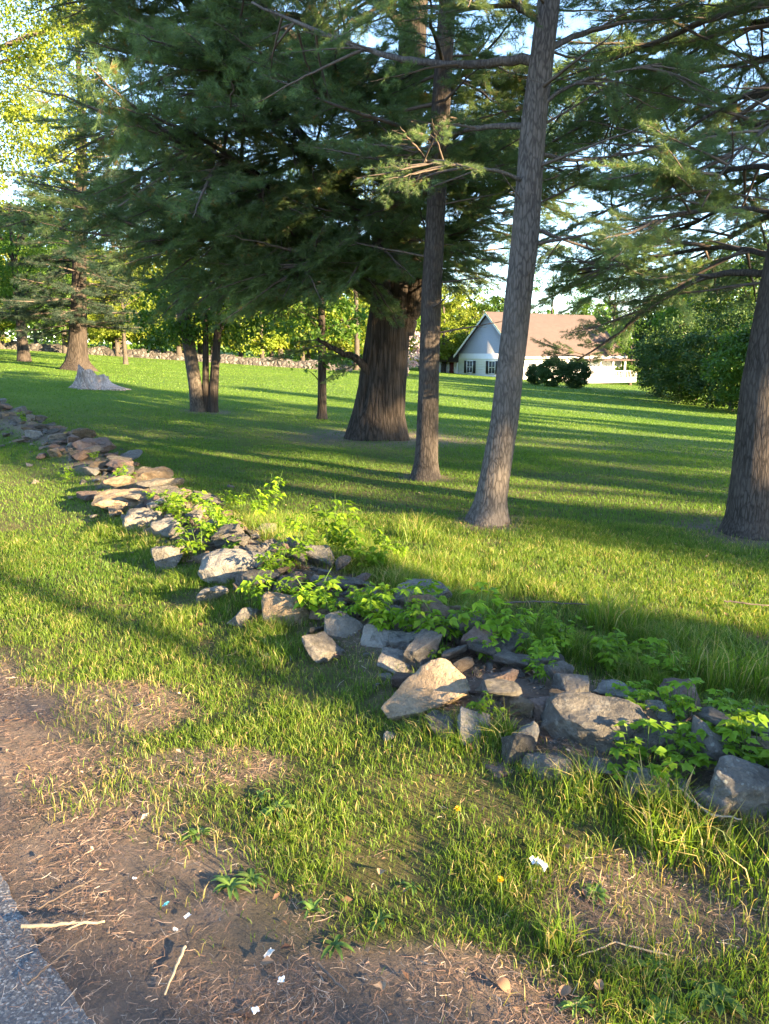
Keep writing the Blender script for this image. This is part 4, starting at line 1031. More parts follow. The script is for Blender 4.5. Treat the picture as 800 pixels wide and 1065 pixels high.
# ------------------------------------------------------------------ the house
def house():
    wm = plain('white_siding', (.80, .80, .82), .6, .3, .04, 3); gm = plain('grey_shingle', (.42, .43, .45), .8, .2, .15, 8)
    rm, nt, out = mat('roof_shingle')
    tc = nt.nodes.new('ShaderNodeTexCoord'); br = N(nt, 'ShaderNodeTexBrick'); nt.links.new(tc.outputs['Object'], br.inputs['Vector'])
    mp = nt.nodes.new('ShaderNodeMapping'); mp.inputs['Rotation'].default_value = (math.radians(90), 0, 0); nt.links.new(tc.outputs['Object'], mp.inputs[0]); nt.links.new(mp.outputs[0], br.inputs['Vector'])
    for nme, v in (('Scale', 1.0), ('Brick Width', .45), ('Row Height', .16), ('Mortar Size', .012)): br.inputs[nme].default_value = v
    br.inputs['Color1'].default_value = (.05, .032, .031, 1); br.inputs['Color2'].default_value = (.068, .046, .044, 1); br.inputs['Mortar'].default_value = (.085, .06, .05, 1)
    c = mixc(nt, noise(nt, tc.outputs['Object'], .8, 4), br.outputs[0], (.04, .028, .027))
    p = N(nt, 'ShaderNodeBsdfPrincipled'); nt.links.new(c, p.inputs['Base Color']); p.inputs['Roughness'].default_value = .9; nt.links.new(p.outputs[0], out.inputs[0])
    trim = plain('white_trim', (.66, .66, .66), .5, .3, .03); dm = plain('dark_red_paint', (.10, .018, .022), .5, .4, .1); sm = plain('black_paint', (.02, .02, .024), .5, .4, .1)
    gl, nt, out = mat('window_glass'); p = N(nt, 'ShaderNodeBsdfPrincipled'); p.inputs['Base Color'].default_value = (.06, .07, .08, 1); p.inputs['Roughness'].default_value = .08; nt.links.new(p.outputs[0], out.inputs[0])
    cx, cy = 16.2, 95.0; zf = -1.9
    # local axes: +X along the ridge (right and away), +Y along the gable wall (left and away); origin at the near corner
    r = empty('house', (cx, cy, zf), 'white house with steep brownish shingle roof, grey gable and front porch, far across the lawn', 'house', None, math.radians(33))
    L, W, he, hr = 18.6, 11.6, 3.2, 8.2
    def part(name, boxes, m, parent=r):
        g = Geo()
        for lo, hi in boxes: g.box(lo, hi)
        return link(name, g.mesh(name, m), parent)
    wall = part('wall', [((0, 0, -.5), (L, W, he))], wm)
    g = Geo()
    for k in range(12): g.box((-.025, .06, .1+k*.21), (-.003, W-.06, .1+k*.21+.19)); g.box((.06, -.025, .1+k*.21), (L-.06, -.003, .1+k*.21+.19))
    link('siding', g.mesh('siding', wm), wall)
    for x in (.02, L-.14):
        g = Geo(); g.add([(x, 0, he), (x, W, he), (x, W/2, hr-.12), (x+.12, 0, he), (x+.12, W, he), (x+.12, W/2, hr-.12)], [(0, 3, 5, 2), (1, 2, 5, 4)], [(0, 2, 1), (3, 4, 5)])
        link('gable', g.mesh('gable', gm), r)
    # roof: two thick slopes with eaves
    ov, gv, th = .5, .45, .16; sl = (hr-he)/(W/2)
    g = Geo(); e = he-ov*sl
    for y0, y1, ya in ((-ov, W/2, 1), (W+ov, W/2, -1)):
        Vv = [(-gv, y0, e), (L+gv, y0, e), (L+gv, y1, hr), (-gv, y1, hr)]; Vv += [(a, b, c+th) for a, b, c in Vv]
        g.add(Vv, [(0, 1, 2, 3), (4, 5, 6, 7), (0, 1, 5, 4), (0, 3, 7, 4), (1, 2, 6, 5)])
    roof = link('roof', g.mesh('roof', rm), r)
    g = Geo()
    for y0, y1 in ((-ov-.02, W/2), (W+ov+.02, W/2)):
        Vv = [(-gv-.03, y0, e-.22), (-gv-.03, y1, hr-.22), (-gv-.03, y1, hr+.12), (-gv-.03, y0, e+.12)]; Vv += [(a+.025, b, c) for a, b, c in Vv]
        g.add(Vv, [(0, 1, 2, 3), (4, 5, 6, 7), (0, 1, 5, 4), (2, 3, 7, 6)])
    g.box((-gv, -ov-.05, e-.2), (L+gv, -ov-.02, e+.1))
    link('trim_board', g.mesh('trim_board', trim), roof)
    def window(x0, face, z0=.75, w=1.1, h=1.45, shut=True):
        fr = Geo(); pn = Geo(); st = Geo()
        def bx(gg, a0, a1, z_0, z_1, d0, d1):
            if face == 'g': gg.box((-d1, a0, z_0), (-d0, a1, z_1))
            else: gg.box((a0, -d1, z_0), (a1, -d0, z_1))
        bx(pn, x0, x0+w, z0, z0+h, .03, .05)
        for a0, a1, b0, b1 in ((x0-.1, x0, z0-.1, z0+h+.1), (x0+w, x0+w+.1, z0-.1, z0+h+.1), (x0, x0+w, z0-.1, z0), (x0, x0+w, z0+h, z0+h+.1), (x0, x0+w, z0+h/2-.03, z0+h/2+.03), (x0+w/2-.02, x0+w/2+.02, z0, z0+h/2-.03), (x0+w/2-.02, x0+w/2+.02, z0+h/2+.03, z0+h)):
            bx(fr, a0, a1, b0, b1, .028, .09)
        o = link('window', pn.mesh('window', gl), r); link('frame', fr.mesh('frame', trim), o)
        if shut:
            for s in (x0-.62, x0+w+.12):
                st = Geo(); bx(st, s, s+.5, z0-.08, z0+h+.08, .028, .08); link('shutter', st.mesh('shutter', sm), o)
    window(4.2, 'g'); window(8.6, 'g')
    for x in (1.6, 4.4, 7.2): window(x, 'f', .7, 1.1, 1.3, False)
    # porch along the right half of the eave side
    part('porch_deck', [((9.2, -2.6, -.5), (L, -.03, .12))], gm)
    g = Geo(); Vv = [(9.0, -2.9, 2.28), (L+.3, -2.9, 2.28), (L+.3, -.56, 2.42), (9.0, -.56, 2.42)]; Vv += [(a, b, c+.14) for a, b, c in Vv]
    g.add(Vv, [(0, 1, 2, 3), (4, 5, 6, 7), (0, 1, 5, 4), (0, 3, 7, 4), (1, 2, 6, 5)]); link('porch_roof', g.mesh('porch_roof', rm), r)
    for x in (9.4, 11.7, 14.0, 16.3, 18.6): part('porch_post', [((x, -2.5, .125), (x+.18, -2.32, 2.3))], trim)
    g = Geo(); g.box((9.6, -2.44, .95), (18.6, -2.38, 1.02))
    for x in np.arange(9.75, 18.6, .3): g.box((x, -2.43, .15), (x+.04, -2.39, .945))
    link('railing', g.mesh('railing', trim), r)
    # low wing to the left of the gable end with a dark red door
    wg = part('wing', [((1.2, W+.02, -.5), (7, W+6.5, 2.2))], wm)
    g = Geo(); Vv = [(.0, W+.05, 2.05), (.0, W+6.9, 2.05), (4.1, W+6.9, 3.9), (4.1, W+.05, 3.9)]; Vv += [(a, b, c+.14) for a, b, c in Vv]
    g.add(Vv, [(0, 1, 2, 3), (4, 5, 6, 7), (0, 1, 5, 4), (0, 3, 7, 4), (1, 2, 6, 5)])
    Vv = [(8.2, W+.05, 2.05), (8.2, W+6.9, 2.05), (4.1, W+6.9, 3.9), (4.1, W+.05, 3.9)]; Vv += [(a, b, c+.14) for a, b, c in Vv]
    g.add(Vv, [(0, 1, 2, 3), (4, 5, 6, 7), (0, 1, 5, 4), (0, 3, 7, 4), (1, 2, 6, 5)]); link('wing_roof', g.mesh('wing_roof', rm), r)
    d = part('door', [((1.12, W+2.4, -.1), (1.19, W+3.4, 2.0))], dm)
    part('handle', [((1.08, W+2.5, .9), (1.115, W+2.56, 1.02))], trim, d)
    part('door_frame', [((1.08, W+2.24, -.1), (1.19, W+2.39, 2.06)), ((1.08, W+3.41, -.1), (1.19, W+3.56, 2.06))], trim)
    part('window', [((1.14, W+4.4, .7), (1.19, W+5.4, 1.8))], gl)
    for y in (W+.4, W+6.2): part('porch_post', [((.15, y, -.5), (.3, y+.15, 2.04))], trim)
house()
# ------------------------------------------------------------------ weeds, sticks and scraps
def weed_proto(seed, h, nst, leafL, spread, per=9):
    """upright stems with drooping pointed leaves in threes"""
    rg = np.random.default_rng(seed); st = Geo(); P = []; Fd = []; L = []
    for k in range(nst):
        a = rg.uniform(0, 2*PI); b = np.array([math.cos(a), math.sin(a), 0])*spread*rg.uniform(0, .35); t = np.linspace(0, 1, 7)
        a2 = a+rg.normal(0, .6); o = np.array([math.cos(a2), math.sin(a2), 0]); hh = h*rg.uniform(.55, 1.05)
        S = b+o*(t**1.5*spread*rg.uniform(.3, .8))[:, None]+np.array([0, 0, 1])*(t*hh*(1-.12*t))[:, None]; S[0, 2] = -.03
        st.tube(S, np.linspace(.0035, .0015, 7), 5)
        for j in range(per):
            w = rg.uniform(.35, 1.0); p = np.array([np.interp(w, t, S[:, c]) for c in range(3)]); a3 = rg.uniform(0, 2*PI)
            d = np.array([math.cos(a3), math.sin(a3), rg.uniform(-.1, .45)]); q = p+d*rg.uniform(.015, .05)
            st.tube(np.stack([p, q]), np.array([.0012, .0008]), 3, False)
            for da in (-.9, 0, .9):
                P.append(q); Fd.append(np.array([math.cos(a3+da), math.sin(a3+da), rg.uniform(-.75, .1)])); L.append(leafL*rg.uniform(.6, 1.15)*(1 if da == 0 else .8))
    P = np.array(P); Fd = unit(np.array(Fd)); L = np.array(L); n = len(P)
    V, T, K = leaf_arrays(P, Fd, unit(rg.normal(0, .3, (n, 3))+[0, 0, 1]), L, L*rg.uniform(.42, .6, n), np.clip(rg.normal(.5, .22, n), 0, 1), .16)
    return st.mesh('stem', M['leaf_rosette'], True), mesh_np('leaves', V, [T], M['leaf_weed'], K)

def seedling_proto(seed, n, r, leafL):
    """low clump of broad maple-like leaves on short stalks"""
    rg = np.random.default_rng(seed); st = Geo(); P = []; Fd = []; L = []; Wd = []
    for k in range(n):
        a = rg.uniform(0, 2*PI); q = r*math.sqrt(rg.uniform(0, 1)); p = np.array([math.cos(a)*q, math.sin(a)*q, rg.uniform(.05, .17)*(1.15-.5*q/r)])
        st.tube(np.stack([np.array([p[0]*.5, p[1]*.5, -.03]), p]), np.array([.0022, .0012]), 4, False)
        a3 = rg.uniform(0, 2*PI)
        for da, l, w in ((0, 1, .55), (.85, .8, .5), (-.85, .8, .5), (1.6, .5, .4), (-1.6, .5, .4)):
            P.append(p); Fd.append([math.cos(a3+da), math.sin(a3+da), rg.uniform(-.45, .05)]); L.append(leafL*l*rg.uniform(.85, 1.1)); Wd.append(leafL*w)
    P = np.array(P); Fd = unit(np.array(Fd)); L = np.array(L); m = len(P)
    t = np.repeat(np.clip(rg.normal(.5, .22, n), 0, 1), 5)
    V, T, K = leaf_arrays(P, Fd, unit(rg.normal(0, .25, (m, 3))+[0, 0, 1]), L, np.array(Wd), t, .12)
    return st.mesh('stem', M['leaf_rosette'], True), mesh_np('leaves', V, [T], M['leaf_weed'], K)

def rosette_proto(seed, n, L, W, rise=.5):
    rg = np.random.default_rng(seed); g = Geo()
    for k in range(n):
        a = k*2*PI/n*1.0+rg.normal(0, .3); l = L*rg.uniform(.6, 1.1); m = 9; t = np.linspace(0, 1, m); up = rise*rg.uniform(.5, 1.4)
        c = np.array([math.cos(a), math.sin(a), 0]); s = np.array([-math.sin(a), math.cos(a), 0])
        S = c*(t*l*(1-.15*up))[:, None]+np.array([0, 0, 1])*(l*(up*t-up*.95*t**2+.03))[:, None]
        w = W*np.clip(np.sin(np.clip(t*.9+.1, 0, 1)*PI)**.7, .08, 1)*(1+.10*np.sin(t*22+k)); w[-1] = .001
        e = np.array([0, 0, 1.0])*(w*.28)[:, None]
        V = np.stack([S+s*w[:, None]*.5+e, S, S-s*w[:, None]*.5+e], 1).reshape(-1, 3)
        i = np.arange(m-1)[:, None]*3; j = np.arange(2)[None, :]
        tt = rg.uniform(.1, .9); g.add(V, np.stack([i+j, i+j+1, i+j+4, i+j+3], -1).reshape(-1, 4), None, np.zeros((len(V), 3))+tt)
    return g.mesh('rosette_leaves', M['leaf_rosette'], True)

def small_things():
    rg = np.random.default_rng(17)
    tall = [weed_proto(700+k, .62, 7, .085, .24, 12) for k in range(2)]
    mid = [weed_proto(710+k, .34, 6, .075, .18, 8) for k in range(3)]
    low = [seedling_proto(720+k, 34, .17, .055) for k in range(3)]
    def plant(pr, px, py, s, lab, name='leafy_weed', grp='weeds growing through the stones'):
        p = G(px, py); r = empty(name, p, lab, 'plant', grp, rg.uniform(0, 6)); r.scale = (s, s, s)
        link('stem', pr[0], r); link('leaves', pr[1], r)
    T = [(tall[0], 350, 592, .95, 'tallest leafy bush by the wall, upright with bright yellow-green top'), (tall[1], 276, 545, .85, 'single tall slender weed standing against the shaded lawn'),
         (tall[1], 385, 600, .7, 'darker bushy weed just right of the tallest leafy bush'), (mid[0], 200, 548, 1.0, 'bright weed clump at the lower end of the long flat slabs'),
         (mid[1], 225, 560, .95, 'bright drooping weed just above the lichen boulder'), (mid[2], 185, 532, .8, 'small bright weed on top of the wall by the flat slabs'),
         (mid[0], 205, 580, .8, 'weed in front of the rounded dark stone'), (mid[1], 275, 636, .85, 'bright weed on the left of the flat tan stone'),
         (mid[2], 326, 640, 1.0, 'bright drooping weed on the right of the flat tan stone'), (mid[1], 304, 592, .95, 'green weed behind the lichen boulder, right of it'),
         (mid[0], 412, 660, .85, 'bright weed above the slate grey stone'), (mid[2], 462, 672, .95, 'bright weed left in the pair above the tilted slab'),
         (mid[1], 500, 676, 1.0, 'bright weed right in the pair above the tilted slab'), (mid[0], 524, 680, .8, 'weed hanging over the gap of leaf litter'),
         (mid[2], 440, 640, .85, 'weed at the foot of the mossy dark stone'), (tall[0], 585, 690, .55, 'dark bushy weed with thin stems behind the wall, mid right'),
         (tall[1], 410, 590, .6, 'shaded weed in the tall grass behind the wall'), (mid[2], 245, 530, .8, 'weed at the back edge of the wall beside the slender weed'),
         (mid[0], 165, 540, .6, 'tiny weed between the long flat slabs'), (mid[1], 70, 500, .6, 'small weed on the road side of the far wall stretch'), (mid[2], 300, 560, .8, 'weed among brown leaves left of the tallest bush'),
         (mid[0], 640, 700, .7, 'pale green weed in tall grass behind the whitish stone'), (mid[1], 505, 752, .45, 'little weed sprouting between the stones under the tilted slab')]
    for a in T: plant(*a)
    S = [(low[0], 672, 800, 1.0, 'broad-leaved seedling clump between the largest boulder and the flat-faced stone'), (low[1], 700, 792, .85, 'seedling clump leaning on the flat-faced stone'),
         (low[2], 790, 800, 1.15, 'big bright seedling clump at the right frame edge over the angular stone'), (low[0], 762, 790, .9, 'seedling clump just right of the flat-faced stone'),
         (low[1], 680, 742, .8, 'bright seedlings behind the whitish rounded stone'), (low[2], 655, 735, .6, 'few bright seedlings on the red leaf litter behind the largest boulder'),
         (low[0], 720, 748, .9, 'yellow-green seedlings behind the flat-faced stone'), (low[1], 765, 752, .8, 'seedlings by the pale top stone at the frame edge'),
         (low[2], 680, 700, 1.0, 'shaded broad leaves in the tall grass at mid right'), (low[0], 648, 690, .9, 'broad leaves beside the dark bushy weed behind the wall')]
    land = [((622, 780), 'largest boulder'), ((240, 604), 'lichen boulder'), ((300, 648), 'flat tan stone'), ((440, 735), 'tilted tan slab'), ((128, 528), 'long flat slab'), ((98, 468), 'rusty slab'),
            ((178, 592), 'rounded dark stone'), ((412, 702), 'slate grey stone'), ((358, 662), 'smooth blue-grey stone'), ((520, 745), 'leaf-filled gap'), ((350, 600), 'tallest leafy bush'), ((440, 625), 'mossy dark stone'), ((560, 700), 'blocky blue-grey stone')]
    n_ = 0
    for (x0, y0, x1, y1, k) in ((130, 525, 330, 575, 9), (180, 560, 420, 655, 13), (330, 640, 600, 715, 9), (20, 440, 150, 510, 4)):
        for _ in range(k):
            t = rg.uniform(0, 1); px = x0+(x1-x0)*t; py = y0+(y1-y0)*np.clip(t+rg.normal(0, .15), 0, 1); nm = min(land, key=lambda e: (e[0][0]-px)**2+(e[0][1]-py)**2); i_ = int(rg.integers(3)); s_ = rg.uniform(.35, .75)
            plant(mid[i_], px, py, s_, f"{'tiny' if s_ < .5 else 'small'} {('upright', 'spreading', 'drooping')[i_]} bright sprig {'behind' if py < nm[0][1] else 'in front of'} the {nm[1]}, to its {'left' if px < nm[0][0] else 'right'}")
    for a in S: plant(*a, name='seedling_clump', grp='seedlings growing through the stones')
    ro = [rosette_proto(740, 11, .105, .024, .6), rosette_proto(741, 14, .115, .038, .4), rosette_proto(742, 9, .09, .017, .9)]
    R = [(0, 240, 925, 1.0, 'green weed rosette at the edge of the bare soil, left of centre'), (0, 262, 915, .8, 'smaller green rosette touching the first one at the soil edge'), (2, 348, 985, 1.0, 'upright rosette with narrow leaves in the bare soil near the bottom'),
         (2, 325, 950, .9, 'dark grassy rosette just above the narrow-leaved one'), (1, 745, 1042, 1.0, 'largest broad-leaved rosette, in the bottom right corner'), (1, 690, 1058, .8, 'broad-leaved rosette left of the largest one at the bottom edge'),
         (0, 600, 1050, .7, 'small rosette at the bottom edge beside the bare patch'), (0, 290, 845, 1.1, 'sunlit leafy weed in the middle of the verge grass'), (2, 270, 830, 1.0, 'narrow-leaved sunlit weed next to the leafy one'),
         (0, 205, 870, .9, 'weed rosette at the left end of the verge grass'), (0, 395, 960, .8, 'rosette in shade where soil meets grass'), (2, 430, 925, .8, 'small narrow-leaved weed in the shaded verge edge'), (1, 620, 930, .7, 'rosette at the left of the bare patch'), (0, 680, 1010, .8, 'pale dusty rosette under the bare patch')]
    for k, px, py, s, lab in R:
        o = link('weed_rosette', ro[k]); p = G(px, py); o.location = p+Vector((0, 0, .002)); s *= .78; o.scale = (s, s*rg.uniform(.7, 1.1), s*rg.uniform(.6, 1.2)); o.rotation_euler.z = rg.uniform(0, 6); tag(o, lab, 'plant', 'rosettes on the verge')
    # fallen sticks
    def stick(pts, r, lab, m='twig_pale', fork=None, grp='sticks on the roadside', zoff=.012):
        P = [np.array(G(*p))+[0, 0, zoff+r] for p in pts]; n = len(P); t = np.linspace(0, n-1, n*5)
        Q = np.stack([np.interp(t, np.arange(n), np.array(P)[:, k]) for k in range(3)], -1); Q[1:-1] += rg.normal(0, r*.35, Q[1:-1].shape)
        g = Geo(); g.tube(Q, np.linspace(r, r*.55, len(Q)), 8, True, .15, 3)
        if fork is not None:
            e = np.array(G(*fork))+[0, 0, zoff+r]; g.tube(np.stack([Q[len(Q)*2//3], e]), np.array([r*.6, r*.35]), 6)
        tag(link('stick', g.mesh('stick', M[m], True)), lab, 'stick', grp)
    stick([(24, 975), (58, 974), (85, 971), (110, 970)], .006, 'pale barkless stick lying across the edge of the asphalt', fork=(72, 978), zoff=.03)
    stick([(193, 990), (183, 1012), (172, 1040)], .0045, 'pale straight twig pointing down on the soil near the bottom left')
    stick([(331, 1006), (348, 1025), (362, 1038)], .004, 'thin grey-brown twig below the narrow-leaved rosette', 'twig')
    stick([(40, 950), (75, 930), (100, 918)], .003, 'dark thin twig on the soil above the pale barkless stick', 'twig')
    stick([(30, 1035), (60, 1008), (90, 985)], .003, 'dark twig crossing onto the asphalt', 'twig', zoff=.03)
    stick([(700, 1000), (640, 985), (600, 1000)], .003, 'thin dry stem lying across the bare patch', 'twig_pale')
    stick([(523, 648), (560, 646), (612, 650)], .006, 'dead branch in the tall grass behind the weeds', 'twig', zoff=.12)
    stick([(752, 637), (775, 640), (800, 642)], .006, 'short dead branch in the grass at the right frame edge', 'twig', zoff=.07)
    stick([(700, 830), (735, 862), (770, 868)], .005, 'dry stalk propped against the stones at the wall end', 'twig_pale', zoff=.05)
    # scraps
    pm = plain('white_paper', (.80, .80, .80), .6, .3, .06, 40); tm = plain('teal_paper', (.12, .45, .48), .6, .3, .1, 40); bm_ = plain('beige_paper', (.62, .56, .48), .7, .3, .1, 40)
    def scrap(px, py, w, l, m, lab, name='paper_scrap', crumple=.35):
        w, l = w*.75, l*.75
        k = 8; u, v = np.meshgrid(np.linspace(-.5, .5, k), np.linspace(-.5, .5, k), indexing='ij'); sd = rg.uniform(0, 50)
        q = np.stack([u*3+sd, v*3, 0*u], -1); z = fbm(q, 3, 4)*w*crumple+abs(fbm(q*2, 2, 8))*w*crumple
        e = 1+.25*fbm(q*1.3, 2, 6)
        top = np.stack([u*w*e, v*l*e, z-z.min()+.002], -1).reshape(-1, 3); V = np.vstack([top, top-[0, 0, .0012]])
        i = np.arange(k-1)[:, None]*k; j = np.arange(k-1)[None, :]; Q = np.stack([i+j, i+k+j, i+k+j+1, i+j+1], -1).reshape(-1, 4)
        o = link(name, mesh_np(name, V, [Q, Q[:, ::-1]+k*k], m)); o.location = G(px, py)+Vector((0, 0, .012)); o.rotation_euler = (rg.normal(0, .15), rg.normal(0, .15), rg.uniform(0, 6))
        tag(o, lab, 'litter', 'scraps of litter')
    scrap(560, 909, .060, .045, pm, 'crumpled white paper scrap in the grass beside the bare patch', crumple=.6)
    scrap(280, 997, .022, .042, bm_, 'torn beige paper scrap on the soil left of the narrow-leaved rosette')
    scrap(195, 957, .014, .026, pm, 'small white scrap next to the teal one')
    scrap(173, 945, .012, .028, tm, 'small teal scrap on the bare soil')
    scrap(293, 1024, .020, .022, pm, 'tiny white crumb of paper below the torn beige scrap')
    scrap(266, 1056, .022, .022, pm, 'white scrap at the very bottom edge')
    scrap(140, 918, .012, .016, pm, 'tiny pale scrap on the soil near the asphalt, upper left')
    scrap(183, 972, .012, .022, bm_, 'tiny beige bark chip under the white scrap')
    # larger dead leaves
    for k, (px, py, w, lab) in enumerate(((517, 1026, .05, 'curled tan dead leaf on the sunlit needle litter'), (592, 890, .06, 'brown dead leaf stuck in the verge grass'), (590, 1033, .05, 'pinkish dead leaf at the foot of the bare patch'),
                                          (620, 1036, .04, 'small pinkish dead leaf beside the rosettes at the bottom'), (46, 896, .035, 'tan dead leaf at the asphalt edge, upper left'), (398, 1035, .035, 'dead leaf in the shaded soil, bottom centre'), (110, 976, .02, 'orange brown leaf bit under the barkless stick'),
                                          (395, 916, .05, 'orange dead leaf at the shaded grass edge'), (212, 812, .05, 'brown dead leaf in a bare spot of the verge'), (150, 735, .05, 'dark dead leaf on the bare spot, left'))):
        me = leaf_arrays(np.zeros((1, 3)), np.array([[1., 0, 0]]), np.array([[0, 0, 1.]]), np.array([w*1.3]), np.array([w*.75]), np.array([.5+.04*k]), .3)
        w *= .62; m2 = 9; t = np.linspace(0, 1, m2); wd = w*.5*np.sin(np.clip(t*.94+.05, 0, 1)*PI)**.8; S = np.stack([t*w*1.35, 0*t, .15*w*np.sin(t*4+k)], -1)
        V = np.stack([S+np.stack([0*t, wd, wd*.55], -1), S, S+np.stack([0*t, -wd, wd*.35], -1)], 1).reshape(-1, 3); i = np.arange(m2-1)[:, None]*3; j = np.arange(2)[None, :]
        tt = np.zeros((len(V), 3))+(.55+.045*k) % 1
        o = link('dead_leaf', mesh_np('dead_leaf', V, [np.stack([i+j, i+j+1, i+j+4, i+j+3], -1).reshape(-1, 4)], M['dead_leaf'], tt, True)); o.location = G(px, py)+Vector((0, 0, .018)); o.rotation_euler = (rg.normal(0, .3), rg.normal(0, .3), rg.uniform(0, 6)); tag(o, lab, 'leaf', 'dead leaves on the verge')
    # dandelions
    ym = plain('yellow_petal', (.72, .48, .02), .6, .2, .1, 60)
    for px, py, hh, lab in ((520, 945, .09, 'yellow dandelion flower in the grass below the white paper scrap'), (476, 874, .11, 'yellow dandelion flower in the sunlit verge above the white scrap')):
        r = empty('dandelion', G(px, py), lab, 'flower', 'dandelions on the verge')
        g = Geo(); g.tube(np.array([[0, 0, -.01], [.004, 0, hh*.5], [0, .004, hh]]), np.array([.002, .0018, .0015]), 6); link('stem', g.mesh('stem', M['leaf_rosette'], True), r)
        m = 60; a = rg.uniform(0, 2*PI, m); e = rg.uniform(.1, 1.2, m); f = np.stack([np.cos(a)*np.cos(e), np.sin(a)*np.cos(e), np.sin(e)], -1)
        V, T_, K = leaf_arrays(np.zeros((m, 3))+[0, 0.004, hh], f, unit(np.array([0, 0, 1.0])-f*.3), np.full(m, .013), np.full(m, .0035), np.full(m, .5)); link('flower_head', mesh_np('flower_head', V, [T_], ym, K), r)
    # the old stump on the lawn
    g = G(97, 404); D = g.y/ray(97, 404).y
    r = empty('tree_stump', g, 'pale weathered tree stump with spreading roots out on the lawn at left', 'stump'); r.scale = (.72, .72, 1.25)
    sg = 40; zz = np.linspace(-.1, .48, 22); a = np.arange(sg)*2*PI/sg
    R = .60*(1+.65*np.exp(-np.clip(zz, 0, 9)/.14)); lob = np.maximum(0, np.cos(a*4+.8)+.5*np.cos(a*7))
    RR = R[:, None]*(1+.22*lob[None, :]*np.exp(-np.clip(zz, 0, 9)/.25)[:, None])
    q = np.stack([np.cos(a)[None, :]*1.8+0*RR, np.sin(a)[None, :]*1.8+0*RR, zz[:, None]*1.2+0*RR], -1); RR = RR*(1+.42*fbm(q*1.4, 4, 3))
    Z = zz[:, None]*(1+.95*fbm(np.stack([np.cos(a)*1.3, np.sin(a)*1.3, 0*a], -1), 3, 8))[None, :]
    V = np.stack([RR*np.cos(a), RR*np.sin(a), Z], -1).reshape(-1, 3); n = len(zz)
    i = np.arange(n-1)[:, None]*sg; j = np.arange(sg)[None, :]; k = (j+1) % sg
    V = np.vstack([V, [0, 0, .30]]); m = (n-1)*sg
    pal = bark_mat('weathered_wood', (.20, .155, .135), (.40, .335, .30), 13, 1.6, .02)
    link('stump_body', mesh_np('stump_body', V, [np.stack([i+j, i+k, i+sg+k, i+sg+j], -1).reshape(-1, 4), np.stack([m+np.arange(sg), m+(np.arange(sg)+1) % sg, np.full(sg, n*sg)], -1)], pal, None, True), r)
    for az, L, w in ((.15, 1.25, .12), (-.5, .9, .10), (2.9, 1.0, .10), (-2.2, .8, .09), (1.5, .8, .08)):
        t = np.linspace(0, 1, 12); S = np.stack([np.cos(az+.3*t)*(.35+L*t), np.sin(az+.3*t)*(.35+L*t), .16*(1-t)**2+.0-.06*t], -1); gg = Geo(); gg.tube(S, w*(1-.8*t), 9, True, .12, 5); link('root', gg.mesh('root', pal, True), r)
small_things()

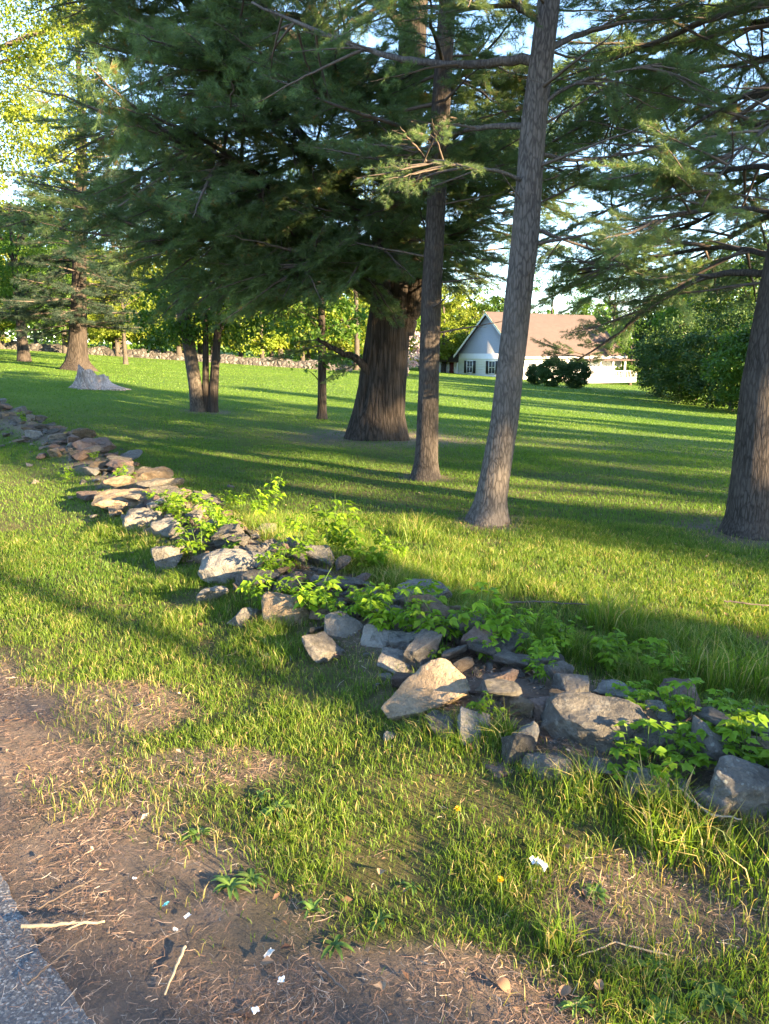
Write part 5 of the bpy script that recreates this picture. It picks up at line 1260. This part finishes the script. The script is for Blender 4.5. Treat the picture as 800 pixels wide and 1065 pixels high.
# ------------------------------------------------------------------ unseen trees behind the viewer, placed and shaped to throw the long shadows
def shade_trees():
    ca, sa = math.cos(SUN_AZ), math.sin(SUN_AZ)
    for k, (s, u, h, sp, h0, mt, gap, lab) in enumerate(SHADE):
        x, y = s*ca+u*sa, s*sa-u*ca
        broad_tree('unseen_shade_tree', lab, 'tree', (x, y, 0), h, sp, (.13 if h0 > .5 else max(.12, .022*h)), mt, .26, int(60+sp*22), 130, 800+k, h0, 'bark_smooth', 'unseen trees set to shade the scene', .25, 6, gap)
SHADE = [
 (6.45, 23, 15, .85, .52, 'leaf_dark', .9, 'unseen slender tree added to shade the trunk of the leaning pine'),
 (2.45, 20, 5.35, .62, .0, 'leaf_dark', .95, 'unseen low rounded bush added to shade the verge at lower right'),
 (2.42, 18, 13, 1.1, .62, 'leaf_dark', .6, 'unseen thin bare-trunked tree added for the dark band across the verge'), # 2.45, 18
 (-2.0, 24, 15, 4.7, .0, 'leaf_green', .9, 'unseen wide leafy tree placed to shade the soil at lower left'),
 (3.55, 20, 6.5, .95, .04, 'leaf_dark', .9, 'unseen slim bushy young tree sized to shade the right part of the wall'),
 (9.25, 27, 17.5, 4.0, .02, 'leaf_green', .9, 'unseen tall full tree placed to shade the pines and their lawn'),
 (14.9, 31, 15, 2.7, .08, 'leaf_green', .9, 'unseen narrow tree placed to shade the middle of the lawn'),
 (20.5, 34, 15, 2.2, .2, 'leaf_green', .6, 'unseen rounded tree farther along, streaking the far lawn with shade'),
 (30.0, 38, 15, 3.4, .15, 'leaf_dark', .5, 'unseen broad tree far along the road at right'),
 (42.0, 40, 15, 3.0, .15, 'leaf_green', .5, 'last unseen tree of the row along the road'),
]
shade_trees()

# ------------------------------------------------------------------ light, sky, camera
w = bpy.data.worlds.new('World'); SC.world = w; w.use_nodes = True
nt = w.node_tree; nt.nodes.clear()
sky = nt.nodes.new('ShaderNodeTexSky'); sky.sky_type = 'NISHITA'; sky.sun_disc = False
sky.sun_elevation = SUN_EL; sky.sun_rotation = PI-SUN_AZ
sky.air_density = 0.8; sky.dust_density = 0.2; sky.ozone_density = 1.6
bg = nt.nodes.new('ShaderNodeBackground'); bg.inputs[1].default_value = 0.088
wo = nt.nodes.new('ShaderNodeOutputWorld'); nt.links.new(sky.outputs[0], bg.inputs[0]); nt.links.new(bg.outputs[0], wo.inputs[0])
ld = bpy.data.lights.new('sun', 'SUN'); ld.energy = 5.0; ld.angle = math.radians(.53); ld.color = (1.0, .73, .40)
lo = bpy.data.objects.new('sun', ld); COL.objects.link(lo); lo.location = tuple(TO_SUN*50)
lo.rotation_euler = Vector(TO_SUN).to_track_quat('Z', 'Y').to_euler()
cd = bpy.data.cameras.new('camera'); cd.sensor_fit = 'HORIZONTAL'; cd.sensor_width = 36; cd.lens = 36*F/800; cd.clip_end = 2000; cd.clip_start = .05
co = bpy.data.objects.new('camera', cd); COL.objects.link(co); co.location = (0, 0, CAMZ); co.rotation_euler = (PI/2-PITCH, 0, 0)
SC.camera = co
SC.view_settings.view_transform = 'Standard'; SC.view_settings.look = 'None'; SC.view_settings.gamma = 1; SC.view_settings.use_curve_mapping = False
SC.view_settings.exposure = 3.35
SC.render.engine = 'CYCLES'
cy = SC.cycles; cy.max_bounces = 6; cy.diffuse_bounces = 3; cy.glossy_bounces = 1; cy.transmission_bounces = 3; cy.transparent_max_bounces = 4
cy.use_denoising = True; cy.caustics_reflective = False; cy.caustics_refractive = False; cy.sample_clamp_indirect = 8
